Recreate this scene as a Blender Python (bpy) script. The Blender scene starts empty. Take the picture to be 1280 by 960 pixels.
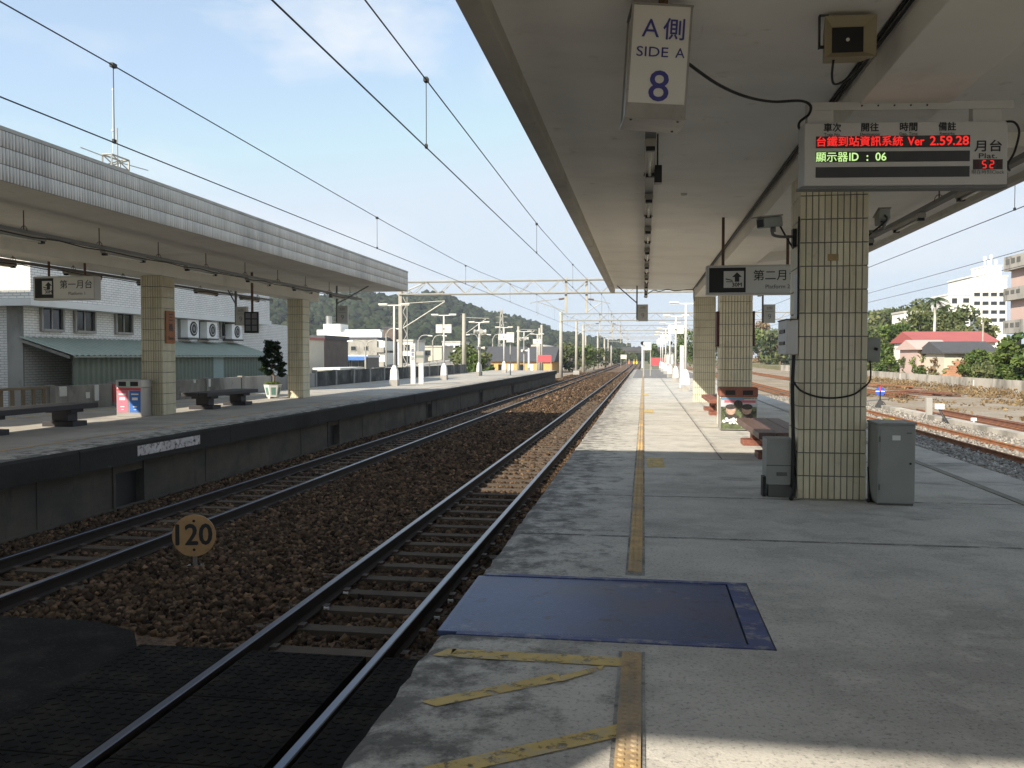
import bpy, bmesh, math, random
import numpy as np
from mathutils import Vector, Matrix, Euler
random.seed(7); RNG = np.random.default_rng(11)
R = math.radians
C = bpy.context.scene.collection
sc = bpy.context.scene

# ------------------------------------------------------------------ camera, light
F, VPX, HY = 1080.0, 805.0, 445.0            # focal length and vanishing point in photo pixels (1280 x 960)
YAW = math.atan((VPX - 640) / F); PITCH = math.atan((480 - HY) / F)
CAMP = Vector((0, 0, 1.55))
cd = bpy.data.cameras.new('camera'); cam = bpy.data.objects.new('camera', cd); C.objects.link(cam)
cam.location = CAMP; cam.rotation_euler = Euler((math.pi/2 - PITCH, 0, YAW), 'XYZ')
cd.sensor_width = 36; cd.lens = F / 1280 * 36; cd.clip_end = 5000; cd.clip_start = 0.05
sc.camera = cam
CM = cam.rotation_euler.to_matrix()
SUN_EL, SUN_AZ = R(31.6), R(215)           # azimuth clockwise from +Y
w = bpy.data.worlds.new('World'); sc.world = w; w.use_nodes = True
nt = w.node_tree; nt.nodes.clear()
wo = nt.nodes.new('ShaderNodeOutputWorld'); bg = nt.nodes.new('ShaderNodeBackground'); bg.inputs[1].default_value = 0.128
sky = nt.nodes.new('ShaderNodeTexSky'); sky.sky_type = 'NISHITA'; sky.sun_disc = False
sky.sun_elevation = SUN_EL; sky.sun_rotation = SUN_AZ; sky.air_density = 1.0; sky.dust_density = 0.35; sky.ozone_density = 1.0
tc = nt.nodes.new('ShaderNodeTexCoord'); mp = nt.nodes.new('ShaderNodeMapping'); mp.inputs['Scale'].default_value = (1.0, 1.0, 2.6)
mp.inputs['Location'].default_value = (0.42, 0.1, 0.3)
nz = nt.nodes.new('ShaderNodeTexNoise'); nz.inputs['Scale'].default_value = 2.6; nz.inputs['Detail'].default_value = 7; nz.inputs['Roughness'].default_value = 0.55
rp = nt.nodes.new('ShaderNodeValToRGB'); rp.color_ramp.elements[0].position = 0.46; rp.color_ramp.elements[1].position = 0.74
rp.color_ramp.elements[1].color = (0.75, 0.75, 0.75, 1)
hs = nt.nodes.new('ShaderNodeHueSaturation'); hs.inputs['Saturation'].default_value = 0.80; hs.inputs['Hue'].default_value = 0.498
mx = nt.nodes.new('ShaderNodeMixRGB'); mx.inputs[2].default_value = (4.3, 4.4, 4.5, 1)
hz1 = nt.nodes.new('ShaderNodeMixRGB'); hz1.inputs[0].default_value = 0.34; hz1.inputs[2].default_value = (2.55, 3.5, 4.5, 1)      # thin even high haze
hz2 = nt.nodes.new('ShaderNodeMixRGB'); hz2.blend_type = 'DARKEN'; hz2.inputs[0].default_value = 1.0; hz2.inputs[2].default_value = (3.25, 3.75, 4.3, 1)
L = nt.links
L.new(tc.outputs['Generated'], mp.inputs[0]); L.new(mp.outputs[0], nz.inputs['Vector']); L.new(nz.outputs[0], rp.inputs[0])
def wn(t, **k):
    n = nt.nodes.new(t)
    for a, v in k.items(): setattr(n, a, v)
    return n
# one soft fair-weather cloud, upper left of the view, broken up by noise
d0 = (CM @ Vector(((436 - 640) / F, (480 - 46) / F, -1.0))).normalized()
nrm_ = wn('ShaderNodeVectorMath', operation='NORMALIZE'); sb_ = wn('ShaderNodeVectorMath', operation='SUBTRACT'); sb_.inputs[1].default_value = d0; ml_ = wn('ShaderNodeVectorMath', operation='MULTIPLY'); ml_.inputs[1].default_value = (8.0, 8.0, 19.0); ln_ = wn('ShaderNodeVectorMath', operation='LENGTH')
n2 = wn('ShaderNodeTexNoise'); n2.inputs['Scale'].default_value = 9.0; n2.inputs['Detail'].default_value = 8; n2.inputs['Roughness'].default_value = 0.6
ma_ = wn('ShaderNodeMath', operation='MULTIPLY_ADD'); ma_.inputs[1].default_value = 2.6; mr_ = wn('ShaderNodeMapRange'); mr_.inputs[1].default_value = 2.25; mr_.inputs[2].default_value = 1.25; mr_.inputs[3].default_value = 0.0; mr_.inputs[4].default_value = 0.72
mxx = wn('ShaderNodeMath', operation='MAXIMUM')
L.new(tc.outputs['Generated'], nrm_.inputs[0]); L.new(nrm_.outputs[0], sb_.inputs[0]); L.new(sb_.outputs[0], ml_.inputs[0]); L.new(ml_.outputs[0], ln_.inputs[0]); L.new(mp.outputs[0], n2.inputs['Vector'])
L.new(n2.outputs[0], ma_.inputs[0]); L.new(ln_.outputs['Value'], ma_.inputs[2]); L.new(ma_.outputs[0], mr_.inputs[0]); L.new(mr_.outputs[0], mxx.inputs[0]); L.new(rp.outputs[0], mxx.inputs[1])
L.new(mxx.outputs[0], mx.inputs[0]); L.new(sky.outputs[0], hs.inputs['Color']); L.new(hs.outputs[0], hz1.inputs[1]); L.new(hz1.outputs[0], hz2.inputs[1]); L.new(hz2.outputs[0], mx.inputs[1]); L.new(mx.outputs[0], bg.inputs[0]); L.new(bg.outputs[0], wo.inputs[0])
sl = bpy.data.lights.new('sun', 'SUN'); sl.energy = 5.0; sl.angle = R(0.55); sl.color = (1.0, 0.91, 0.77)
so = bpy.data.objects.new('sun', sl); C.objects.link(so); so.location = (-20, -30, 30)
sdir = Vector((math.sin(SUN_AZ)*math.cos(SUN_EL), math.cos(SUN_AZ)*math.cos(SUN_EL), math.sin(SUN_EL)))
so.rotation_euler = sdir.to_track_quat('Z', 'Y').to_euler()
sc.view_settings.view_transform = 'Standard'; sc.view_settings.look = 'None'; sc.view_settings.gamma = 1
sc.view_settings.exposure = 0.84; sc.view_settings.use_curve_mapping = False
sc.cycles.max_bounces = 7; sc.cycles.diffuse_bounces = 4; sc.cycles.volume_bounces = 0

# ------------------------------------------------------------------ pixel helpers (photo pixel + known plane -> place)
def ray(px, py): return (CM @ Vector(((px - 640) / F, (480 - py) / F, -1.0))).normalized()
def onz(px, py, z): d = ray(px, py); return CAMP + d * ((z - CAMP.z) / d.z)
def onx(px, py, x): d = ray(px, py); return CAMP + d * ((x - CAMP.x) / d.x)
def ony(px, py, y): d = ray(px, py); return CAMP + d * ((y - CAMP.y) / d.y)

# ------------------------------------------------------------------ mesh helpers
class MB:
    def __init__(s, o=(0, 0, 0)): s.v = []; s.f = []; s.m = []; s.o = Vector(o)
    def add(s, vs, fs, mi=0):
        n = len(s.v); s.v += [Vector(p) for p in vs]; s.f += [tuple(i + n for i in f) for f in fs]; s.m += [mi]*len(fs); return s
    def box(s, x0, x1, y0, y1, z0, z1, mi=0):
        return s.add([(x0,y0,z0),(x1,y0,z0),(x1,y1,z0),(x0,y1,z0),(x0,y0,z1),(x1,y0,z1),(x1,y1,z1),(x0,y1,z1)],
                     [(0,3,2,1),(4,5,6,7),(0,1,5,4),(1,2,6,5),(2,3,7,6),(3,0,4,7)], mi)
    def obox(s, c, size, rot=(0,0,0), mi=0):
        M = Euler(rot).to_matrix(); c = Vector(c); a, b, d = (q/2 for q in size)
        vs = [c + M @ Vector(p) for p in ((-a,-b,-d),(a,-b,-d),(a,b,-d),(-a,b,-d),(-a,-b,d),(a,-b,d),(a,b,d),(-a,b,d))]
        return s.add(vs, [(0,3,2,1),(4,5,6,7),(0,1,5,4),(1,2,6,5),(2,3,7,6),(3,0,4,7)], mi)
    def cyl(s, p0, p1, r0, r1=None, n=8, mi=0, caps=True):
        p0 = Vector(p0); p1 = Vector(p1); r1 = r0 if r1 is None else r1
        d = (p1 - p0).normalized(); a = d.orthogonal().normalized(); b = d.cross(a)
        vs = []
        for p, r in ((p0, r0), (p1, r1)):
            for i in range(n): t = 2*math.pi*i/n; vs.append(p + a*math.cos(t)*r + b*math.sin(t)*r)
        fs = [(i, (i+1) % n, n + (i+1) % n, n + i) for i in range(n)]
        if caps: fs += [tuple(range(n-1, -1, -1)), tuple(range(n, 2*n))]
        return s.add(vs, fs, mi)
    def tube(s, pts, r, n=6, mi=0):
        pts = [Vector(p) for p in pts]; vs = []; prev = None
        for i, p in enumerate(pts):
            d = (pts[min(i+1, len(pts)-1)] - pts[max(i-1, 0)]).normalized()
            a = d.orthogonal().normalized() if prev is None else (prev - d*prev.dot(d)).normalized()
            prev = a; b = d.cross(a); rr = r[i] if isinstance(r, (list, tuple)) else r
            for k in range(n): t = 2*math.pi*k/n; vs.append(p + a*math.cos(t)*rr + b*math.sin(t)*rr)
        fs = []
        for i in range(len(pts)-1):
            for k in range(n): fs.append((i*n+k, i*n+(k+1) % n, (i+1)*n+(k+1) % n, (i+1)*n+k))
        fs += [tuple(range(n-1, -1, -1)), tuple(range((len(pts)-1)*n, len(pts)*n))]
        return s.add(vs, fs, mi)
    def ext(s, poly, vec, mi=0):
        poly = [Vector(p) for p in poly]; n = len(poly); vec = Vector(vec)
        vs = poly + [p + vec for p in poly]
        return s.add(vs, [(i, (i+1) % n, n + (i+1) % n, n + i) for i in range(n)] + [tuple(range(n-1,-1,-1)), tuple(range(n, 2*n))], mi)
    def quad(s, a, b, c, d, mi=0): return s.add([a, b, c, d], [(0,1,2,3)], mi)
    def mesh(s, name, mats, smooth=False):
        me = bpy.data.meshes.new(name); me.from_pydata([p - s.o for p in s.v], [], s.f)
        for m in (mats if isinstance(mats, (list, tuple)) else [mats]): me.materials.append(m)
        if any(s.m): me.polygons.foreach_set('material_index', s.m)
        bm = bmesh.new(); bm.from_mesh(me); bmesh.ops.recalc_face_normals(bm, faces=bm.faces); bm.to_mesh(me); bm.free()
        if smooth: me.polygons.foreach_set('use_smooth', [True]*len(me.polygons))
        me.update(); return me
    def build(s, name, mats, parent=None, smooth=False, bev=0):
        return link(name, s.mesh(name, mats, smooth), parent, bev)
def link(name, me, parent=None, bev=0, loc=None, rot=None):
    o = bpy.data.objects.new(name, me); C.objects.link(o)
    if parent: o.parent = parent
    if loc is not None: o.location = loc
    if rot is not None: o.rotation_euler = rot
    if bev:
        m = o.modifiers.new('bevel', 'BEVEL'); m.width = bev; m.segments = 2; m.limit_method = 'ANGLE'; m.angle_limit = R(40)
    return o
def tag(o, label, cat, group=None):
    o['label'] = label; o['category'] = cat
    if group: o['group'] = group
    return o
def thing(name, label, cat, loc=(0,0,0), rot=(0,0,0), group=None):
    o = bpy.data.objects.new(name, None); C.objects.link(o); o.location = loc; o.rotation_euler = rot; o.empty_display_size = 0.2
    return tag(o, label, cat, group)
def struct(o): o['kind'] = 'structure'; return o
def stuff(o): o['kind'] = 'stuff'; return o
def copy_tree(o, parent=None):
    c = o.copy(); C.objects.link(c); c.parent = parent
    for ch in list(o.children): copy_tree(ch, c)
    return c
def np_mesh(name, V, Fc, mats, tint=None, smooth=False):
    """V (N,3), Fc (M,k) arrays; tint = one value per face"""
    me = bpy.data.meshes.new(name); M, k = Fc.shape
    me.vertices.add(len(V)); me.vertices.foreach_set('co', np.asarray(V, np.float32).ravel())
    me.loops.add(M*k); me.loops.foreach_set('vertex_index', Fc.astype(np.int32).ravel())
    me.polygons.add(M); me.polygons.foreach_set('loop_start', np.arange(0, M*k, k, dtype=np.int32))
    me.polygons.foreach_set('loop_total', np.full(M, k, np.int32))
    if smooth: me.polygons.foreach_set('use_smooth', np.ones(M, bool))
    for m in (mats if isinstance(mats, (list, tuple)) else [mats]): me.materials.append(m)
    me.update(calc_edges=True)
    if tint is not None:
        at = me.attributes.new('tint', 'FLOAT', 'FACE'); at.data.foreach_set('value', np.asarray(tint, np.float32))
    me.validate(); return me

# ------------------------------------------------------------------ materials
def _n(nt, t, **kw):
    n = nt.nodes.new(t)
    for k, v in kw.items(): setattr(n, k, v)
    return n
def mat(name, col, rough=0.8, metal=0.0, var=0.12, scale=2.0, bump=0.0, bscale=40.0, stain=None, spec=0.4, stretch=(1,1,1), objrand=0.0, emit=None, tint2=None):
    """plain procedural material: colour, broad mottling (var), optional stains (colour, scale, threshold, amount), fine relief"""
    m = bpy.data.materials.new(name); m.use_nodes = True; nt = m.node_tree; L = nt.links
    p = nt.nodes['Principled BSDF']; p.inputs['Roughness'].default_value = rough; p.inputs['Metallic'].default_value = metal
    p.inputs['Specular IOR Level'].default_value = spec
    geo = _n(nt, 'ShaderNodeNewGeometry'); mp = _n(nt, 'ShaderNodeMapping'); mp.inputs['Scale'].default_value = stretch
    L.new(geo.outputs['Position'], mp.inputs[0])
    base = _n(nt, 'ShaderNodeRGB'); base.outputs[0].default_value = (*col, 1); cur = base.outputs[0]
    if tint2 is not None:
        at = _n(nt, 'ShaderNodeAttribute', attribute_name='tint'); mm = _n(nt, 'ShaderNodeMixRGB'); mm.inputs[2].default_value = (*tint2, 1)
        L.new(at.outputs['Fac'], mm.inputs[0]); L.new(cur, mm.inputs[1]); cur = mm.outputs[0]
    if var:
        no = _n(nt, 'ShaderNodeTexNoise'); no.inputs['Scale'].default_value = scale; no.inputs['Detail'].default_value = 6; no.inputs['Roughness'].default_value = 0.6
        L.new(mp.outputs[0], no.inputs['Vector'])
        mr = _n(nt, 'ShaderNodeMapRange'); mr.inputs[1].default_value = 0.25; mr.inputs[2].default_value = 0.75; mr.inputs[3].default_value = 1 - var; mr.inputs[4].default_value = 1 + var
        L.new(no.outputs[0], mr.inputs[0])
        mm = _n(nt, 'ShaderNodeVectorMath', operation='SCALE'); L.new(cur, mm.inputs[0]); L.new(mr.outputs[0], mm.inputs['Scale']); cur = mm.outputs[0]
    if objrand:
        oi = _n(nt, 'ShaderNodeObjectInfo'); mr = _n(nt, 'ShaderNodeMapRange'); mr.inputs[3].default_value = 1 - objrand; mr.inputs[4].default_value = 1 + objrand
        L.new(oi.outputs['Random'], mr.inputs[0]); mm = _n(nt, 'ShaderNodeVectorMath', operation='SCALE'); L.new(cur, mm.inputs[0]); L.new(mr.outputs[0], mm.inputs['Scale']); cur = mm.outputs[0]
    for st in (stain or []):
        scol, ss, lo, hi, amt = st[:5]; sst = st[5] if len(st) > 5 else (1,1,1)
        m2 = _n(nt, 'ShaderNodeMapping'); m2.inputs['Scale'].default_value = sst; m2.inputs['Location'].default_value = (ss*3.1, ss*1.7, ss); L.new(geo.outputs['Position'], m2.inputs[0])
        no = _n(nt, 'ShaderNodeTexNoise'); no.inputs['Scale'].default_value = ss; no.inputs['Detail'].default_value = 8; no.inputs['Roughness'].default_value = 0.65
        L.new(m2.outputs[0], no.inputs['Vector'])
        mr = _n(nt, 'ShaderNodeMapRange'); mr.inputs[1].default_value = lo; mr.inputs[2].default_value = hi; mr.inputs[4].default_value = amt
        L.new(no.outputs[0], mr.inputs[0]); mm = _n(nt, 'ShaderNodeMixRGB'); mm.inputs[2].default_value = (*scol, 1)
        L.new(mr.outputs[0], mm.inputs[0]); L.new(cur, mm.inputs[1]); cur = mm.outputs[0]
    L.new(cur, p.inputs['Base Color'])
    if bump:
        nb = _n(nt, 'ShaderNodeTexNoise'); nb.inputs['Scale'].default_value = bscale; nb.inputs['Detail'].default_value = 5
        L.new(mp.outputs[0], nb.inputs['Vector']); b = _n(nt, 'ShaderNodeBump'); b.inputs['Strength'].default_value = bump; b.inputs['Distance'].default_value = 0.02
        L.new(nb.outputs[0], b.inputs['Height']); L.new(b.outputs[0], p.inputs['Normal'])
    if emit:
        p.inputs['Emission Color'].default_value = (*emit[0], 1); p.inputs['Emission Strength'].default_value = emit[1]
    return m
def leaf_mat(name, c1, c2, trans=0.25):
    m = mat(name, c1, rough=0.6, var=0.25, scale=0.8, tint2=c2, spec=0.25)
    nt = m.node_tree; p = nt.nodes['Principled BSDF']; out = nt.nodes['Material Output']
    tr = _n(nt, 'ShaderNodeBsdfTranslucent'); ms = _n(nt, 'ShaderNodeMixShader'); ms.inputs[0].default_value = trans
    nt.links.new(p.inputs['Base Color'].links[0].from_socket, tr.inputs[0]); nt.links.new(p.outputs[0], ms.inputs[1]); nt.links.new(tr.outputs[0], ms.inputs[2]); nt.links.new(ms.outputs[0], out.inputs[0])
    return m
def wear(m, scale=14, lo=0.42, hi=0.55, stretch=(1,1,1)):
    """paint worn through to what lies under it"""
    nt = m.node_tree; p = nt.nodes['Principled BSDF']; g = _n(nt, 'ShaderNodeNewGeometry')
    no = _n(nt, 'ShaderNodeTexNoise'); no.inputs['Scale'].default_value = scale; no.inputs['Detail'].default_value = 8; no.inputs['Roughness'].default_value = 0.7
    mr = _n(nt, 'ShaderNodeMapRange'); mr.inputs[1].default_value = lo; mr.inputs[2].default_value = hi
    nt.links.new(g.outputs['Position'], no.inputs['Vector']); nt.links.new(no.outputs[0], mr.inputs[0]); nt.links.new(mr.outputs[0], p.inputs['Alpha'])
    return m
def brick_mat(name, c1, c2, mortar, bw, bh, ms=0.02, rough=0.6, axis='YZ', bump=0.4, var=0.1):
    m = mat(name, c1, rough=rough, var=var); nt = m.node_tree; L = nt.links; p = nt.nodes['Principled BSDF']
    g = _n(nt, 'ShaderNodeNewGeometry'); s = _n(nt, 'ShaderNodeSeparateXYZ'); c = _n(nt, 'ShaderNodeCombineXYZ')
    L.new(g.outputs['Position'], s.inputs[0])
    add = _n(nt, 'ShaderNodeMath', operation='ADD'); L.new(s.outputs['X'], add.inputs[0]); L.new(s.outputs['Y'], add.inputs[1])
    L.new(add.outputs[0], c.inputs[0]); L.new(s.outputs['Z'], c.inputs[1])
    b = _n(nt, 'ShaderNodeTexBrick'); b.inputs['Scale'].default_value = 1.0; b.inputs['Brick Width'].default_value = bw; b.inputs['Row Height'].default_value = bh
    b.inputs['Mortar Size'].default_value = ms; b.inputs['Color1'].default_value = (*c1, 1); b.inputs['Color2'].default_value = (*c2, 1); b.inputs['Mortar'].default_value = (*mortar, 1)
    L.new(c.outputs[0], b.inputs['Vector'])
    old = p.inputs['Base Color'].links[0].from_socket
    # keep the mottling: multiply brick colour by the mottling scale
    sc_node = old.node
    L.new(b.outputs['Color'], sc_node.inputs[0])
    bp = _n(nt, 'ShaderNodeBump'); bp.inputs['Strength'].default_value = bump; bp.inputs['Distance'].default_value = 0.01; bp.invert = True
    L.new(b.outputs['Fac'], bp.inputs['Height']); L.new(bp.outputs[0], p.inputs['Normal'])
    return m

M = {}
M['platform'] = mat('platform_concrete', (0.50, 0.475, 0.425), rough=0.95, var=0.17, scale=0.9, bump=0.22, bscale=70, spec=0.2, stain=[
    ((0.25, 0.236, 0.21), 0.5, 0.49, 0.66, 0.55, (0.7, 1.3, 1)), ((0.30, 0.285, 0.257), 2.6, 0.48, 0.64, 0.5), ((0.58, 0.55, 0.49), 4.0, 0.53, 0.64, 0.55), ((0.14, 0.134, 0.122), 0.9, 0.585, 0.67, 0.5, (0.8, 1.2, 1)), ((0.13, 0.125, 0.117), 45.0, 0.53, 0.64, 0.55), ((0.62, 0.59, 0.53), 60.0, 0.56, 0.66, 0.4)])
M['platform_edge'] = mat('platform_edge_concrete', (0.34, 0.335, 0.31), rough=0.95, var=0.25, scale=2.5, bump=0.7, bscale=35, stain=[
    ((0.085, 0.085, 0.083), 2.2, 0.42, 0.62, 0.8), ((0.46, 0.45, 0.42), 7.0, 0.56, 0.70, 0.6), ((0.07, 0.07, 0.068), 18.0, 0.55, 0.68, 0.6)])
def edge_grime(m, x0, x1, col, sgn=1.0):
    nt = m.node_tree; L = nt.links; p = nt.nodes['Principled BSDF']; cur = p.inputs['Base Color'].links[0].from_socket
    g = _n(nt, 'ShaderNodeNewGeometry'); sp = _n(nt, 'ShaderNodeSeparateXYZ'); L.new(g.outputs['Position'], sp.inputs[0])
    no = _n(nt, 'ShaderNodeTexNoise'); no.inputs['Scale'].default_value = 5.0; no.inputs['Detail'].default_value = 10; no.inputs['Roughness'].default_value = 0.7; L.new(g.outputs['Position'], no.inputs['Vector'])
    ad = _n(nt, 'ShaderNodeMath', operation='MULTIPLY_ADD'); ad.inputs[1].default_value = 5.0; L.new(no.outputs[0], ad.inputs[0]); sx_ = _n(nt, 'ShaderNodeMath', operation='MULTIPLY'); sx_.inputs[1].default_value = sgn; L.new(sp.outputs['X'], sx_.inputs[0]); L.new(sx_.outputs[0], ad.inputs[2])
    mr = _n(nt, 'ShaderNodeMapRange'); mr.inputs[1].default_value = x0 + 2.5; mr.inputs[2].default_value = x1 + 2.5; mr.inputs[3].default_value = 0.78; mr.inputs[4].default_value = 0; L.new(ad.outputs[0], mr.inputs[0])
    mm = _n(nt, 'ShaderNodeMixRGB'); mm.inputs[2].default_value = (*col, 1); L.new(mr.outputs[0], mm.inputs[0]); L.new(cur, mm.inputs[1]); L.new(mm.outputs[0], p.inputs['Base Color'])
edge_grime(M['platform'], -1.25, -0.45, (0.085, 0.083, 0.078))
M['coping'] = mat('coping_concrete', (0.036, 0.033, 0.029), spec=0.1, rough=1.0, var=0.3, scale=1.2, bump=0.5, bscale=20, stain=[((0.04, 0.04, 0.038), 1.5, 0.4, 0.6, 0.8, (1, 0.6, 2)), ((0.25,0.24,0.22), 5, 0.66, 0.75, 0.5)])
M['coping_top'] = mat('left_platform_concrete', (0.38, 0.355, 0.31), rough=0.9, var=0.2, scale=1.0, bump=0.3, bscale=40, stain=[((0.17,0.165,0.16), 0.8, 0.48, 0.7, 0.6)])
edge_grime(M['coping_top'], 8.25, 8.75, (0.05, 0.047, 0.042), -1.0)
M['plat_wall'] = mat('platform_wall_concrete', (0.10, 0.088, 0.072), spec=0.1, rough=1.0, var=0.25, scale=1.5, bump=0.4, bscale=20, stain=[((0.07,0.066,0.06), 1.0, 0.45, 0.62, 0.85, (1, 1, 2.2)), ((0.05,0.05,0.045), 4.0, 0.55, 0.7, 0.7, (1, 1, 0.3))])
M['ballast_bed'] = mat('ballast_bed', (0.14, 0.082, 0.045), rough=1, var=0.4, scale=9, bump=1.0, bscale=22, stain=[((0.20,0.135,0.085), 16, 0.55, 0.62, 0.7), ((0.035,0.028,0.022), 20, 0.52, 0.62, 0.8)])
M['stone'] = mat('ballast_stone', (0.019, 0.014, 0.0105), spec=0.1, rough=0.95, var=0.25, scale=12, tint2=(0.24, 0.150, 0.085))
M['stone_grey'] = mat('yard_stone', (0.16, 0.145, 0.125), rough=0.95, var=0.2, scale=12, tint2=(0.46, 0.42, 0.36))
M['yard'] = mat('yard_gravel', (0.26, 0.215, 0.16), rough=1, var=0.3, scale=0.7, bump=0.9, bscale=16, stain=[((0.40,0.375,0.33), 12, 0.5, 0.62, 0.7), ((0.13,0.11,0.085), 14, 0.56, 0.66, 0.7), ((0.21,0.155,0.09), 0.25, 0.44, 0.58, 0.75)])
M['ground'] = mat('ground_earth', (0.17, 0.155, 0.10), rough=1, var=0.35, scale=0.15, bump=0.4, bscale=6)
M['rail_top'] = mat('rail_polished_steel', (0.13, 0.138, 0.165), rough=0.30, metal=1.0, var=0.08, scale=3)
M['rail_side'] = mat('rail_dark_rust', (0.022, 0.015, 0.011), rough=0.8, var=0.3, scale=4)
M['rail_rust'] = mat('rail_orange_rust', (0.25, 0.105, 0.045), rough=0.9, var=0.3, scale=5, stain=[((0.12,0.06,0.035), 3, 0.5, 0.65, 0.6)])
M['rail_rust_dark'] = mat('rail_brown_rust', (0.16, 0.07, 0.042), rough=0.9, var=0.35, scale=4)
M['sleeper'] = mat('concrete_sleeper', (0.080, 0.061, 0.043), rough=0.95, var=0.25, scale=5, bump=0.4, bscale=30, objrand=0.2, stain=[((0.09,0.065,0.045), 4, 0.45, 0.65, 0.7)])
M['clip'] = mat('rail_clip_steel', (0.12, 0.09, 0.07), rough=0.6, metal=0.5)
M['rubber'] = mat('crossing_rubber', (0.018, 0.0165, 0.015), spec=0.08, rough=1.0, var=0.2, scale=3, stain=[((0.045,0.038,0.03), 3, 0.47, 0.62, 0.6)])
M['asphalt'] = mat('asphalt', (0.020, 0.0185, 0.0175), spec=0.08, rough=1.0, var=0.3, scale=2, bump=0.8, bscale=60, stain=[((0.045,0.04,0.033), 3, 0.5, 0.62, 0.6), ((0.06,0.055,0.048), 40, 0.56, 0.64, 0.6)])
M['soffit'] = mat('soffit_paint', (0.79, 0.765, 0.71), rough=0.9, var=0.07, scale=0.8, stain=[((0.58,0.55,0.50), 0.7, 0.50, 0.72, 0.5, (0.7, 1.3, 1)), ((0.42,0.37,0.29), 4, 0.62, 0.74, 0.5), ((0.25,0.2,0.15), 1.6, 0.68, 0.76, 0.5, (2, .3, 1))])
M['beam'] = mat('beam_paint', (0.77, 0.74, 0.67), rough=0.85, var=0.06, scale=1, stain=[((0.42,0.39,0.34), 1.2, 0.55, 0.75, 0.4)])
M['fascia_edge'] = mat('canopy_edge_concrete', (0.46, 0.44, 0.39), rough=0.9, var=0.15, scale=2, stain=[((0.2,0.19,0.17), 1.6, 0.55, 0.72, 0.5, (1, 1, 0.4))])
M['roof'] = mat('canopy_roof_concrete', (0.26, 0.25, 0.24), rough=0.95, var=0.2)
M['tile'] = mat('cream_glazed_tile', (0.63, 0.575, 0.41), rough=0.38, var=0.12, scale=2.2, objrand=0.10, stain=[((0.38,0.29,0.15), 1.1, 0.52, 0.70, 0.55, (5, 5, 0.35)), ((0.30,0.26,0.18), 7, 0.6, 0.72, 0.4)])
M['grout'] = mat('dark_grout', (0.15, 0.145, 0.14), rough=0.95, var=0.2)
M['ftile'] = mat('fascia_tile', (0.60, 0.565, 0.50), rough=0.5, var=0.12, scale=1.5, tint2=(0.68,0.64,0.57), stain=[((0.24,0.23,0.21), 0.8, 0.5, 0.7, 0.5, (1, 1.5, 0.4))])
M['white_metal'] = mat('white_painted_metal', (0.78, 0.77, 0.74), rough=0.45, var=0.05)
M['offwhite'] = mat('off_white_panel', (0.46, 0.45, 0.41), rough=0.5, var=0.06, stain=[((0.35,0.27,0.15), 3, 0.66, 0.8, 0.5, (3, 3, 0.3))])
M['signwhite'] = mat('sign_acrylic', (0.58, 0.57, 0.52), rough=0.3, var=0.04)
M['display_white'] = mat('display_casing', (0.50, 0.49, 0.46), rough=0.45, var=0.05)
M['steel'] = mat('worn_steel', (0.30, 0.285, 0.26), rough=0.45, metal=0.6, var=0.2, scale=4, stain=[((0.16,0.08,0.04), 6, 0.58, 0.7, 0.6)])
M['grey_metal'] = mat('grey_channel', (0.17, 0.17, 0.165), rough=0.55, metal=0.3, var=0.1)
M['rust_rod'] = mat('rusty_rod', (0.12, 0.075, 0.05), rough=0.85, var=0.3, scale=9)
M['black'] = mat('black_plastic', (0.012, 0.012, 0.012), rough=0.5, var=0.1)
M['cable'] = mat('cable_black', (0.015, 0.015, 0.015), rough=0.6, var=0)
M['navy'] = mat('sign_blue_print', (0.045, 0.045, 0.21), rough=0.4, var=0.1)
M['print'] = mat('sign_black_print', (0.02, 0.02, 0.02), rough=0.5, var=0)
M['print_grey'] = mat('sign_grey_print', (0.16, 0.16, 0.16), rough=0.5, var=0)
M['led_red'] = mat('led_red', (0.5, 0.02, 0.02), emit=((1.0, 0.03, 0.025), 0.5), var=0)
M['led_green'] = mat('led_green', (0.3, 0.5, 0.15), emit=((0.62, 0.95, 0.35), 0.55), var=0)
M['led_dim'] = mat('led_dim', (0.10, 0.03, 0.03), var=0)
M['screen'] = mat('led_panel_dark', (0.042, 0.042, 0.040), rough=0.35, var=0.15, scale=8)
M['tube'] = mat('lamp_tube_glass', (0.72, 0.70, 0.60), rough=0.25, var=0.03)
M['lamp_body'] = mat('lamp_body', (0.30, 0.28, 0.24), rough=0.5, var=0.1)
M['cab'] = mat('grey_cabinet', (0.27, 0.28, 0.255), rough=0.55, var=0.08, scale=3, bump=0.1, stain=[((0.17,0.165,0.14), 2, 0.55, 0.75, 0.4)])
M['cab_dark'] = mat('dark_cabinet_base', (0.11, 0.11, 0.10), rough=0.7, var=0.2)
M['box_white'] = mat('chipped_white_box', (0.60, 0.59, 0.56), rough=0.5, var=0.05, stain=[((0.27,0.12,0.05), 9, 0.63, 0.68, 0.9)])
M['wood_red'] = mat('red_brown_wood', (0.20, 0.075, 0.05), rough=0.6, var=0.3, scale=3, stretch=(9, 0.8, 9), bump=0.2, bscale=12)
M['wood_top'] = mat('worn_bench_top', (0.115, 0.07, 0.058), rough=0.5, var=0.3, scale=3, stretch=(9, 0.8, 9), bump=0.2, bscale=12)
M['wood_black'] = mat('black_timber', (0.028, 0.025, 0.028), rough=0.6, var=0.3, scale=4, stretch=(9, 0.8, 9))
M['wood_sign'] = mat('orange_wood', (0.33, 0.13, 0.05), rough=0.6, var=0.25, scale=3, stretch=(8, 8, 0.8))
M['steel_bin'] = mat('bin_steel', (0.42, 0.41, 0.39), rough=0.35, metal=0.7, var=0.1)
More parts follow.
